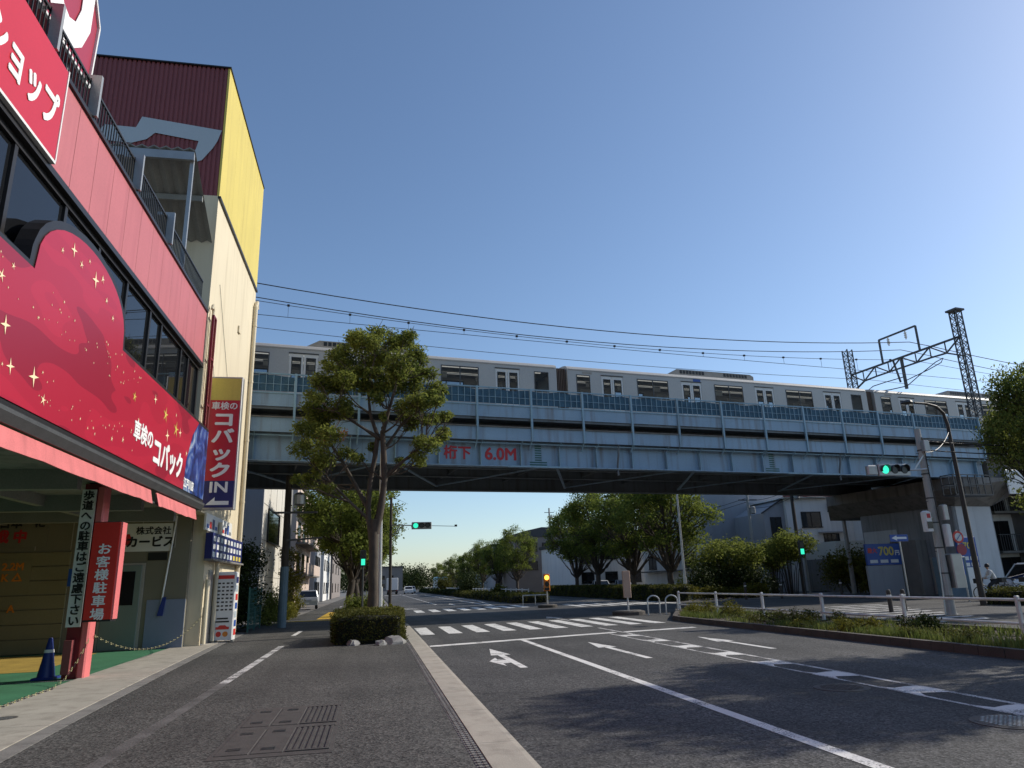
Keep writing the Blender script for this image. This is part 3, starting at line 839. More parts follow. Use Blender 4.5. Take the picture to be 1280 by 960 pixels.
for yy, zz in ((27.2, 11.2), (28.8, 7.6), (25.6, 5.6)):
    MB().bbox(XT + .001, XT + .07, yy, yy + .28, zz, zz + .28, .02).build('vent_cap', M['cream'], tw)
# canopy of corrugated sheet over the roof terrace, in front of the tower
cp = MB()
N_ = 26
for k in range(N_):
    xa, xb = -9.6 + 4.2 * k / N_, -9.6 + 4.2 * (k + 1) / N_
    za, zb = .09 * (k % 2), .09 * ((k + 1) % 2)
    cp.add([(xa, 19.6, 14.12 + za), (xb, 19.6, 14.12 + zb), (xb, 22.48, 12.6 + zb), (xa, 22.48, 12.6 + za),
            (xa, 19.6, 14.09 + za), (xb, 19.6, 14.09 + zb), (xb, 22.48, 12.57 + zb), (xa, 22.48, 12.57 + za)],
           [(0, 1, 2, 3), (7, 6, 5, 4), (0, 4, 5, 1)])
cn = thing('terrace_canopy', 'corrugated metal canopy on posts over the shop roof terrace', 'canopy', (-7.5, 21, 10.1))
cp.build('corrugated_sheet', M['canopy_sheet'], cn)
MB().box(-9.6, -5.42, 19.62, 19.72, 13.82, 14.08).build('eave_beam', M['steel'], cn)
MB().box(-9.6, -5.42, 20.9, 21.0, 13.2, 13.38).build('purlin', M['canopy_sheet'], cn)
for xx in (-5.5, -9.4):
    MB().bar((xx, 19.8, 10.1), (xx, 19.8, 13.9), .1).build('post', M['steel'], cn)
MB().tube([(-6.6, 22.4, 10.1), (-6.6, 22.4, 12.0), (-6.7, 22.4, 12.2), (-7.6, 22.4, 12.2)], .06).build('pipe', M['cream'], cn)
MB().box(-9.2, -6.9, 22.28, 22.46, 10.15, 12.4).build('back_panel', M['conc_dark'], cn)

# ------------------------------------------------------------------ signs on and around the shop
# long red fascia sign with its raised arch
fs = thing('fascia_sign', 'long printed red fascia sign with raised arch above the garage awning', 'sign', (-5.1, 12, 4.1))
prof = [(Y0, 4.13), (22.5, 4.13), (22.5, 6.36), (14.75, 6.38), (14.7, 6.6)]
for k in range(17):
    a = math.pi * (.06 + .88 * k / 16)
    prof.append((12.68 + 2.06 * math.cos(a), 6.38 + 1.25 * math.sin(a) ** .8))
prof += [(10.62, 6.6), (10.6, 6.36), (Y0, 6.34)]
MB().prism([(-5.02, p[0], p[1]) for p in prof], (-.26, 0, 0)).build('sign_box', M['frame'], fs)
inn = [(Y0 + .06, 4.24), (20.08, 4.24), (20.15, 5.0), (20.6, 5.8), (21.2, 6.28), (14.62, 6.3)]
for k in range(17):
    a = math.pi * (.07 + .86 * k / 16)
    inn.append((12.68 + 1.93 * math.cos(a), 6.36 + 1.13 * math.sin(a) ** .8))
inn += [(10.74, 6.28), (Y0 + .06, 6.26)]
fc = MB().prism([(-5.015, p[0], p[1]) for p in inn], (.014, 0, 0)).build('printed_face', M['print_red'], fs)
MB().prism([(-5.015, p[0], p[1]) for p in [(20.09, 4.24), (22.42, 4.24), (22.42, 6.26), (21.21, 6.26), (20.61, 5.8), (20.16, 5.0)]], (.014, 0, 0)).build('printed_earth', M['earth'], fs)
sp = MB()


def star(y, z, r, n=4, x=-4.998):
    pts = []
    for k in range(n * 2):
        a = math.pi * k / n + .2
        rr = r if k % 2 == 0 else r * .22
        pts.append((x, y + rr * math.cos(a), z + rr * math.sin(a)))
    sp.prism(pts, (.004, 0, 0))


for (y, z, r) in ((11.9, 7.15, .13), (12.25, 7.05, .08), (12.9, 7.05, .16), (13.2, 7.2, .09), (13.5, 6.9, .07), (11.5, 6.95, .06), (13.9, 6.7, .07), (12.55, 7.25, .05), (10.2, 5.2, .14), (10.5, 4.7, .12), (11.2, 4.75, .16), (11.6, 4.5, .1), (9.9, 5.8, .1), (10.15, 6.05, .06), (16.0, 5.2, .05), (17.0, 5.9, .12), (18.2, 5.3, .16), (19.3, 5.6, .13), (20.1, 5.2, .09), (18.8, 5.95, .06), (15.2, 4.6, .07), (14.6, 4.5, .06)):
    star(y, z, r, 4 if r > .1 else 5)
for k in range(90):
    y = random.choice([random.uniform(9.5, 12.4), random.uniform(11.3, 14.2), random.uniform(13.6, 16)])
    z = random.uniform(4.4, 4.9) if random.random() < .5 else random.uniform(5.6, 6.2)
    star(y, z, random.uniform(.012, .035), 5)
sp.build('printed_stars', M['cream_star'], fs, kind='stuff')
gs_ = MB()
sp_keep = sp
sp = gs_
star(17.9, 5.75, .2, 5); star(18.9, 5.6, .22, 5); star(15.6, 5.6, .12, 5)
gs_.build('printed_gold_star', M['yellow'], fs, kind='stuff')
sp = sp_keep
text('車検の', .46, (-4.996, 16.45, 4.92), (0, 1, 0), (0, 0, 1), M['white'], fs, bold=.03, sx=1.0)
text('コバック', .70, (-4.996, 18.5, 4.72), (0, 1, 0), (0, 0, 1), M['white'], fs, bold=.045, sx=.95)
text('江戸川店', .27, (-4.996, 20.6, 4.42), (0, 1, 0), (0, 0, 1), M['white'], fs, bold=.04)

# scarlet wall sign high on the cladding
ws = thing('wall_sign', 'red wall sign with white katakana high on the shop cladding', 'sign', (-5.25, 7, 8.5))
MB().bbox(-5.34, -5.24, 2.0, 11.33, 8.45, 10.16, .02).build('panel', M['redsign'], ws)
MB().box(-5.34, -5.235, 2.0, 11.36, 8.40, 8.448).build('edge_trim', M['offwhite'], ws)
MB().box(-5.34, -5.235, 11.335, 11.37, 8.45, 10.18).build('edge_trim', M['offwhite'], ws)
text('車検ショップ', .74, (-5.232, 11.16, 9.1), (0, 1, 0), (0, 0, 1), M['white'], ws, bold=.032, align='RIGHT', sx=.74)

# maroon rooftop sign
rs = thing('rooftop_sign', 'maroon rooftop sign with chamfered corner and white hooked letter', 'sign', (-5.7, 9.5, 10.2))
oc = [(5.0, 11.08), (12.92, 11.06), (13.0, 12.5), (12.2, 13.6), (11.4, 14.6), (5.0, 14.6)]
MB().prism([(-5.62, p[0], p[1]) for p in oc], (-.2, 0, 0)).build('panel', M['maroon_sign'], rs)
for a, c in zip(oc[:4], oc[1:5]):
    MB().bar((-5.6, a[0], a[1]), (-5.6, c[0], c[1]), .05).build('rim', M['offwhite'], rs)
hk = [(10.97, 11.19), (11.26, 11.54), (11.9, 12.4), (12.6, 13.2), (11.9, 13.2), (10.3, 11.3), (10.6, 10.95)]
hook = [(11.16, 11.52), (11.45, 11.30), (11.6, 11.14), (12.0, 11.26), (12.38, 11.56), (12.63, 12.2), (12.3, 12.75), (11.8, 12.35), (12.2, 12.1), (12.2, 11.85), (12.01, 11.63), (11.75, 11.55), (11.55, 11.66), (11.35, 11.82)]
MB().prism([(-5.605, p[0], p[1]) for p in [(10.75, 11.75), (10.95, 11.5), (11.25, 11.28), (11.65, 11.12), (12.05, 11.22), (12.42, 11.55), (12.66, 12.1), (12.66, 13.4), (12.18, 13.2), (12.2, 12.2), (12.05, 11.8), (11.8, 11.68), (11.55, 11.75), (11.3, 12.0), (11.3, 13.2), (10.85, 13.2)]], (.012, 0, 0)).build('letter', M['white'], rs)
for yy in (6.5, 9.5, 12.3):
    MB().bar((-5.75, yy, 10.1), (-5.75, yy, 11.1), .1).build('support_post', M['steel'], rs)

# projecting IN sign
ps = thing('projecting_sign', 'tall projecting sign in yellow, red and navy marked IN with arrow', 'sign', (-4.85, 23.6, 4.1))
X0, X1, YS = -5.26, -4.36, 23.5
MB().bbox(X0 - .04, X1 + .05, YS, YS + .28, 4.06, 8.34, .02).build('sign_box', M['steel'], ps)
MB().box(X0, X1, YS - .012, YS - .002, 7.55, 8.28).build('yellow_face', M['yellow'], ps)
MB().box(X0, X1, YS - .012, YS - .002, 4.95, 7.548).build('red_face', M['redsign'], ps)
MB().box(X0, X1, YS - .012, YS - .002, 4.12, 4.948).build('navy_face', M['navy'], ps)
XC = (X0 + X1) / 2
text('車検の', .27, (XC, YS - .016, 7.34), (1, 0, 0), (0, 0, 1), M['white'], ps, bold=.02)
vtext('コバック', .50, (XC, YS - .016, 6.88), (1, 0, 0), (0, 0, 1), .545, M['white'], ps, bold=.05, sx=1.4)
text('IN', .46, (XC, YS - .016, 4.73), (1, 0, 0), (0, 0, 1), M['white'], ps, bold=.03, sx=1.25)
MB().prism([(p[0], YS - .016, p[1]) for p in [(X0 + .1, 4.2), (X0 + .36, 4.44), (X0 + .36, 4.32), (X1 - .12, 4.32), (X1 - .12, 4.2)]], (0, .003, 0)).build('arrow', M['white'], ps)
for zz in (5.0, 7.2):
    MB().bar((-5.32, YS + .14, zz), (-5.2, YS + .14, zz), .08).build('bracket', M['steel'], ps)

# boards on the tower wall
bd = thing('price_board', 'white board of blue and red printed lines on cream tower wall', 'board', (-5.3, 26.6, 3.6))
MB().box(XT + .002, XT + .06, 24.3, 28.6, 3.52, 4.05).build('panel', M['offwhite'], bd)
for k in range(10):
    MB().box(XT + .06, XT + .064, 24.45 + k * .41, 24.78 + k * .41, 3.6, 3.72 + .1 * (k % 3)).build('print_block', M[('blue', 'redface', 'navy', 'blue', 'steel')[k % 5]], bd)
bd = thing('frame_board', 'navy framed board of white and yellow blocks on tower wall', 'board', (-5.3, 27.6, 2.6))
MB().box(XT + .002, XT + .22, 24.7, 30.1, 2.64, 3.46).build('panel', M['navy'], bd)
for j in range(3):
    for k in range(9):
        w_ = .36
        MB().box(XT + .22, XT + .226, 24.85 + k * .58, 24.85 + k * .58 + w_, 2.7 + j * .25, 2.7 + j * .25 + .16).build('print_block', M['yellow' if (j == 0 and k > 5) else ('offwhite' if (k * 7 + j * 3) % 4 else 'grey_glyph')], bd)
MB().box(XT + .002, XT + .3, 24.65, 30.15, 2.58, 2.638).build('ledge', M['conc_dark'], bd)

# standing light box with rows of small marks
sb = thing('standing_board', 'white upright light box with rows of small marks beside cream wall', 'sign board', (-4.95, 26.5, 0))
MB().bbox(-5.26, -4.58, 26.3, 26.8, .06, 2.25, .04).build('cabinet', M['offwhite'], sb)
for xx in (-5.2, -4.66):
    MB().box(xx, xx + .08, 26.4, 26.7, .0, .06).build('foot', M['steel'], sb)
MB().box(-5.2, -4.64, 26.288, 26.298, 2.02, 2.14).build('printed_header', M['redface'], sb)
for j in range(8):
    for k in range(4):
        MB().box(-5.15 + k * .135, -5.15 + k * .135 + .07 + .02 * ((j + k) % 2), 26.29, 26.298, 1.0 + j * .122, 1.0 + j * .122 + .05).build('printed_mark', M['frame'], sb)
MB().box(-5.12, -4.76, 26.29, 26.298, .72, .77).build('printed_line', M['frame'], sb)
MB().box(-5.15, -4.72, 26.29, 26.298, .62, .67).build('printed_line', M['frame'], sb)
MB().prism([(-5.13 + .42 * u, 26.29, .40 + .13 * v) for u, v in ((0, 0), (1, 0), (1, .6), (.85, .6), (.7, 1), (.3, 1), (.15, .6), (0, .6))], (0, .008, 0)).build('printed_car', M['redface'], sb)
for cx, m_ in ((-5.03, 'redface'), (-4.82, 'orange')):
    MB().cyl((cx, 26.298, .25), (cx, 26.288, .25), .085, .085, 16).build('printed_disc', M[m_], sb)
for k, m_ in enumerate(('redface', 'blue', 'grey_glyph', 'blue', 'redface', 'grey_glyph', 'navy')):
    MB().box(-4.578, -4.572, 26.36, 26.72, .2 + k * .28, .4 + k * .28).build('side_print', M[m_], sb)

# red upright sign on the column
rc = thing('column_sign', 'red upright box sign with white vertical lettering on garage column', 'sign', (-5.5, 16.5, 1))
MB().bbox(-5.76, -5.22, 16.42, 16.72, 1.1, 3.1, .02).build('sign_box', M['black'], rc)
MB().box(-5.75, -5.24, 16.408, 16.418, 1.14, 3.08).build('red_face', M['redface'], rc)
MB().box(-5.238, -5.20, 16.42, 16.7, 1.14, 3.08).build('side_face', M['salmon'], rc)
vtext('お客様駐車場', .235, (-5.495, 16.402, 2.52), (1, 0, 0), (0, 0, 1), .258, M['white'], rc, bold=.025, sx=1.15)
wc = thing('notice_strip', 'narrow white notice strip with black vertical lettering on dark red column', 'sign', (-6.05, 16.8, 1))
MB().box(-6.20, -5.92, 16.80, 16.84, 1.0, 3.82).build('panel', M['offwhite'], wc)
vtext('歩道への駐車はご遠慮下さい', .215, (-6.06, 16.795, 3.68), (1, 0, 0), (0, 0, 1), .214, M['black'], wc, bold=.03, sx=1.05)
# garage wall signs
gs = thing('company_sign', 'pale company sign in black lettering on the garage end wall', 'sign', (-7.1, YE, 2.9))
MB().box(-7.92, -6.3, YE - .03, YE - .004, 2.9, 3.76).build('panel', M['offwhite'], gs)
text('株式会社', .26, (-6.86, YE - .036, 3.52), (1, 0, 0), (0, 0, 1), M['black'], gs, bold=.02)
text('カービス', .36, (-6.92, YE - .036, 3.17), (1, 0, 0), (0, 0, 1), M['black'], gs, bold=.04)
MB().prism([(-7.86 + .38 * u, YE - .036, 3.1 + .34 * v) for u, v in ((0, 0), (1, 0), (.86, .45), (1, .5), (.8, 1), (.2, 1), (.3, .5), (0, .45))], (0, .005, 0)).build('emblem', M['redpaint'], gs)
gs = thing('small_plate', 'small black plate under the company sign on garage wall', 'plate', (-6.7, YE, 2.6))
MB().bbox(-6.96, -6.4, YE - .03, YE - .004, 2.62, 2.86, .005).build('plate', M['black'], gs)
gs = thing('slogan_banner', 'cream slogan banner with black and red lettering on garage wall', 'banner', (-11.4, YE, 3.2))
MB().box(-13.4, -9.9, YE - .03, YE - .004, 3.12, 4.0).build('panel', M['cream_in'], gs)
text('サービス日本一に', .36, (-9.98, YE - .036, 3.82), (1, 0, 0), (0, 0, 1), M['black'], gs, bold=.03, align='RIGHT', sx=.9)
text('挑 戦 中', .40, (-10.45, YE - .036, 3.4), (1, 0, 0), (0, 0, 1), M['redpaint'], gs, bold=.04, align='RIGHT')
gs = thing('height_notice', 'yellowed notice with orange lettering on the roller door', 'notice', (-11, YE, 2.3))
MB().box(-12.4, -10.2, YE - .068, YE - .056, 1.75, 2.72).build('panel', M['shutter_y'], gs)
text('入口 2.2M', .3, (-10.4, YE - .074, 2.52), (1, 0, 0), (0, 0, 1), M['orange'], gs, bold=.03, align='RIGHT')
text('2 8 K △', .3, (-10.4, YE - .074, 2.2), (1, 0, 0), (0, 0, 1), M['orange'], gs, bold=.03, align='RIGHT')
text('A', .3, (-10.6, YE - .064, 1.3), (1, 0, 0), (0, 0, 1), M['orange'], gs, bold=.03)
gs = thing('parking_plate', 'small blue plate on pale post beside the notice strip', 'sign', (-8.6, 23.8, 0))
MB().bar((-8.62, 23.8, 0), (-8.62, 23.8, 2.5), .07).build('post', M['offwhite'], gs)
MB().box(-8.85, -8.4, 23.72, 23.75, 1.9, 2.4).build('plate', M['blue'], gs)

# traffic cone and the chains
cn = thing('traffic_cone', 'blue traffic cone with pale band at the foot of the column', 'cone', (-6.55, 17.1, 0))
MB().bbox(-6.76, -6.34, 16.9, 17.32, 0, .04, .015).build('base', M['cone'], cn)
MB().lathe((-6.55, 17.1, .04), [(.165, 0), (.125, .25), (.12, .25), (.105, .36), (.04, .74), (.03, .76)], 16).build('cone_body', M['cone'], cn, smooth=True)
MB().lathe((-6.55, 17.1, .04), [(.097, .47), (.085, .53)], 16).build('reflective_band', M['white'], cn)


def chain(label, pts, loc):
    t = thing('barrier_chain', label, 'chain', loc)
    parts = (MB(), MB())
    P_ = [Vector(p) for p in pts]
    acc = 0
    for a, b_ in zip(P_, P_[1:]):
        L_ = (b_ - a).length; n = max(1, int(L_ / .07))
        for k in range(n):
            p = a.lerp(b_, k / n); q = a.lerp(b_, (k + .8) / n)
            d = (q - p).normalized(); s = d.cross(Vector((0, 0, 1)))
            s = s.normalized() if s.length > .01 else Vector((1, 0, 0))
            off = s * .016 if acc % 2 else Vector((0, 0, .016))
            mb = parts[(acc // 2) % 2]
            mb.bar(p + off, q + off, .009); mb.bar(p - off, q - off, .009)
            acc += 1
    parts[0].build('yellow_links', M['chain_yellow'], t, kind='stuff'); parts[1].build('black_links', M['black'], t, kind='stuff')


def sagline(a, b, s, n=14):
    return [(a[0] + (b[0] - a[0]) * k / n, a[1] + (b[1] - a[1]) * k / n, a[2] + (b[2] - a[2]) * k / n - s * 4 * (k / n) * (1 - k / n)) for k in range(n + 1)]


chain('yellow and black chain slung from the column to the cream wall', sagline((-5.72, 17.1, .8), (-5.28, 25.2, .95), .6), (-5.7, 17.1, .1))
chain('yellow and black chain trailing from the column along the apron', [(-5.72, 16.8, .75), (-5.7, 16.3, .4), (-5.68, 15.7, .12), (-5.62, 15, .03), (-5.6, 14, .03), (-5.52, 13, .03), (-5.45, 11.5, .03), (-5.3, 9, .03)], (-5.6, 15, 0))

# ------------------------------------------------------------------ railway viaduct (frame: s along, d back from the near girder, z up)
EX, EY = .98744, .158
MV = Matrix(((EX, -EY, 0, 0), (EY, EX, 0, 32.2), (0, 0, 1, 0), (0, 0, 0, 1)))


def V(s, d, z): return MV @ Vector((s, d, z))


EV = Vector((EX, EY, 0)); UPV = Vector((0, 0, 1))
vd = thing('railway_viaduct', 'pale blue steel girder railway viaduct spanning the road', 'viaduct', tuple(V(5, 4, 6.9)))
SA, SB = -26.0, 37.9
MB(MV).box(SA, SB, -.01, .02, 6.95, 8.12).build('girder_web', M['vblue'], vd)
MB(MV).box(SA, SB, -.24, .24, 6.90, 6.948).build('bottom_flange', M['vblue'], vd)
s = 4.88 - 2.02 * 15
while s < SB:
    MB(MV).box(s - .02, s + .02, -.2, -.012, 6.95, 8.1).build('stiffener', M['vblue2'], vd)
    MB(MV).prism([(s - .016, -.2, 8.09), (s - .016, -.5, 8.09), (s - .016, -.2, 7.85)], (.032, 0, 0)).build('gusset', M['vblue2'], vd)
    s += 2.02
MB(MV).box(6.2, 9.6, -.26, -.242, 6.88, 6.96).build('splice_plate', M['vblue2'], vd)
MB(MV).box(22.6, 26.2, -.26, -.242, 6.88, 6.96).build('splice_plate', M['vblue2'], vd)
MB(MV).cyl((SA, -.33, 8.0), (SB, -.33, 8.0), .035, .035, 6).build('conduit', M['vblue2'], vd)
for s in (-2.2, 12.1, 26.3):
    MB(MV).tube([(s, -.35, 8.1), (s, -.3, 7.6), (s, -.14, 7.1), (s, -.14, 6.6)], .05, 6).build('drain_pipe', M['vdark'], vd)
# deck and fascias
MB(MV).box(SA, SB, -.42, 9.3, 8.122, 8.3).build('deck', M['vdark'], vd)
MB(MV).box(SA, SB + 3, .55, 9.0, 8.3, 8.95).build('ballast_bed', M['deck'], vd)
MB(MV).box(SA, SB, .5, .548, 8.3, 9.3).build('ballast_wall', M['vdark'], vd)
MB(MV).box(SA, SB, 9.05, 9.25, 8.3, 9.9).build('far_parapet', M['vblue'], vd)
s = 4.62 - 2.755 * 10
posts = []
while s < SB + .5:
    posts.append(s); s += 2.755
for s in posts:
    MB(MV).box(s - .05, s + .05, -.60, -.50, 8.08, 10.70).build('parapet_post', M['vblue2'], vd)
    MB(MV).bar((s, -.5, 8.15), (s, -.1, 7.75), .06).build('post_strut', M['vblue2'], vd)
for a, c in zip(posts, posts[1:]):
    c = min(c, SB)
    if c - a < .3: continue
    MB(MV).box(a + .052, c - .052, -.53, -.47, 8.10, 8.72).build('lower_fascia', M['vblue'], vd)
    MB(MV).box(a + .052, c - .052, -.62, -.40, 8.722, 8.76).build('fascia_lip', M['conc_dark'], vd)
    MB(MV).box(a + .052, c - .052, -.53, -.47, 9.22, 9.78).build('upper_fascia', M['vblue'], vd)
    g = MB(MV)
    g.bar((a + .05, -.55, 9.8), (c - .05, -.55, 9.8), .05)
    g.bar((a + .05, -.55, 10.66), (c - .05, -.55, 10.66), .055)
    g.bar((a + .05, -.55, 10.2), (c - .05, -.55, 10.2), .018)
    n = 9
    for k in range(1, n):
        q = a + (c - a) * k / n
        g.bar((q, -.55, 9.8), (q, -.55, 10.66), .022)
    g.build('railing_panel', M['vblue2'], vd)
    nb = MB(MV)
    nn = 6
    for k in range(nn):
        q0 = a + .06 + (c - a - .12) * k / nn; q1 = a + .06 + (c - a - .12) * (k + 1) / nn
        t0 = 10.58 + .04 * math.sin(q0 * 3.7); t1 = 10.58 + .04 * math.sin(q1 * 3.7)
        nb.add([(q0, -.5, 9.9), (q1, -.5, 9.9), (q1, -.5, t1), (q0, -.5, t0), (q0, -.47, 9.9), (q1, -.47, 9.9), (q1, -.47, t1), (q0, -.47, t0)],
               [(0, 1, 2, 3), (7, 6, 5, 4), (3, 2, 6, 7), (0, 4, 5, 1)])
    nb.build('netting', M['vnet'], vd)
MB(MV).box(SA, SB, -.46, .5, 9.1, 9.2).build('walkway', M['vdark'], vd)
# underside framing
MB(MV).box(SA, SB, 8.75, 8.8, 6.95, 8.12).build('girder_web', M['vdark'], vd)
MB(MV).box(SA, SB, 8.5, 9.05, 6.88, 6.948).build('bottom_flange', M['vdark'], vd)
for d in (2.9, 5.9):
    MB(MV).box(SA, SB, d - .02, d + .02, 7.3, 8.12).build('stringer', M['vdark'], vd)
    MB(MV).box(SA, SB, d - .16, d + .16, 7.26, 7.298).build('stringer_flange', M['vdark'], vd)
s = 4.88 - 4.04 * 7
k = 0
while s < SB:
    MB(MV).box(s - .03, s + .03, .25, 8.5, 7.4, 8.12).build('cross_beam', M['vdark'], vd)
    e_ = min(s + 4.04, SB)
    if k % 2 == 0:
        MB(MV).bar((s, .3, 7.08), (e_, 8.4, 7.08), .14, .05).build('lateral_brace', M['vblue'], vd)
    else:
        MB(MV).bar((e_, .3, 7.12), (s, 8.4, 7.12), .14, .05).build('lateral_brace', M['vblue'], vd)
    s += 4.04; k += 1
# painted clearance and the green stepped marks
text('桁', .66, V(3.45, -.02, 7.5), EV, UPV, M['redpaint'], vd, bold=.03)
text('下', .66, V(4.12, -.02, 7.5), EV, UPV, M['redpaint'], vd, bold=.03)
text('6.0M', .80, V(5.93, -.02, 7.5), EV, UPV, M['redpaint'], vd, bold=.03, sx=1.02)
for sc in (7.85, 21.75):
    for k in range(9):
        hw = .17 if k > 1 else .45
        MB(MV).box(sc - hw, sc + hw, -.016, -.011, 7.02 + k * .115, 7.02 + k * .115 + .065).build('green_mark', M['greenpaint'], vd)
# rails
for d in (3.25, 4.32, 6.9, 7.97):
    MB(MV).box(SA, 62, d - .035, d + .035, 8.952, 9.1).build('rail', M['darksteel'], vd)

# concrete approach and pier on the right
pr = thing('viaduct_pier', 'concrete pier with corbelled cap carrying the viaduct end', 'pier', tuple(V(37, 4.5, 0)))
MB(MV).bbox(35.8, 39.2, .9, 8.3, -.05, 5.35, .08).build('pier_wall', M['pier_grey'], pr)
MB(MV).box(36.0, 39.0, .86, .898, .02, 5.28).build('lit_face_sheet', M['pier_pale'], pr)  # added pale sheet: grazing light on the near face put into colour
MB(MV).box(35.76, 35.798, 5.3, 8.1, 2.6, 4.2).build('pier_panel', M['pier_pale'], pr)
MB(MV).box(34.9, 35.79, 3.2, 5.2, 0, 3.4).build('pier_rib', M['conc_dark'], pr)
MB(MV).prism([(34.4, -.7, 6.2), (35.9, .8, 5.3), (39.1, .8, 5.3), (40.2, -.7, 6.2), (40.2, -.7, 6.88), (34.4, -.7, 6.88)], (0, 10.4, 0)).build('pier_cap', M['conc_dark'], pr)
MB(MV).box(38.4, 62, .0, 9.2, 6.9, 8.1).build('approach_deck', M['conc_dark'], pr)
MB(MV).box(38.4, 62, -.5, -.3, 8.1, 10.6).build('approach_parapet', M['conc_dark'], pr)
MB(MV).box(38.4, 62, -.52, 9.2, 8.1, 8.3).build('approach_slab', M['conc_dark'], pr)
MB(MV).bbox(38.9, 41.2, -.72, -.62, 5.9, 7.4, .02).build('white_panel', M['offwhite'], pr)
for d0, ds_ in ((-1.6, 0), (9.75, 2.4)):
    g = MB(MV @ Matrix.Translation((ds_, 0, 0)))
    for q in (33.2, 33.8, 34.4, 35.0, 35.6, 36.2):
        g.bar((q, d0, 5.7), (q, d0, 6.85), .05); g.bar((q, d0 + .8, 5.7), (q, d0 + .8, 6.85), .05)
    for zz in (5.7, 6.3, 6.85):
        g.bar((33.2, d0, zz), (36.2, d0, zz), .05); g.bar((33.2, d0, zz), (33.2, d0 + .8, zz), .05); g.bar((33.2, d0 + .8, zz), (36.2, d0 + .8, zz), .05)
    g.box(33.2, 36.2, d0, d0 + .8, 5.64, 5.7)
    g.build('inspection_cage', M['darksteel'], pr)
sh_ = MB(MV)
for k in range(16):
    sh_.box(35.75 - .02 * (k % 2), 35.80, 1.6, 3.1, .05 + k * .14, .05 + k * .14 + .13)
sh_.build('roller_shutter', M['shutter'], pr)
MB(MV).box(35.7, 35.81, 5.4, 6.9, .05, 2.3).build('roller_shutter', M['shutter'], pr)
for q in (46, 56):
    MB(MV).box(q, q + 1.5, 1, 8, 0, 6.9).build('approach_pier', M['conc_dark'], pr)

# ------------------------------------------------------------------ train
D0, D1, ZB = 2.37, 5.2, 10.0
doors = (2.75, 7.95, 13.15, 18.4)
wins = (5.35, 10.55, 15.78)
ends = (.95, 20.35)
LC = 21.25


def wall_boxes(mb, d0, d1):
    op = [(c - .68, c + .68, 'd') for c in doors] + [(c - 1.02, c + 1.02, 'w') for c in wins] + [(c - .42, c + .42, 'e') for c in ends]
    op.sort()
    x = 0.0
    for a, c, k in op:
        mb.box(x, a, d0, d1, ZB, 12.85)
        if k == 'd':
            mb.box(a, c, d0, d1, 12.58, 12.85)
        else:
            mb.box(a, c, d0, d1, ZB, 11.42); mb.box(a, c, d0, d1, 12.55, 12.85)
        x = c
    mb.box(x, LC, d0, d1, ZB, 12.85)


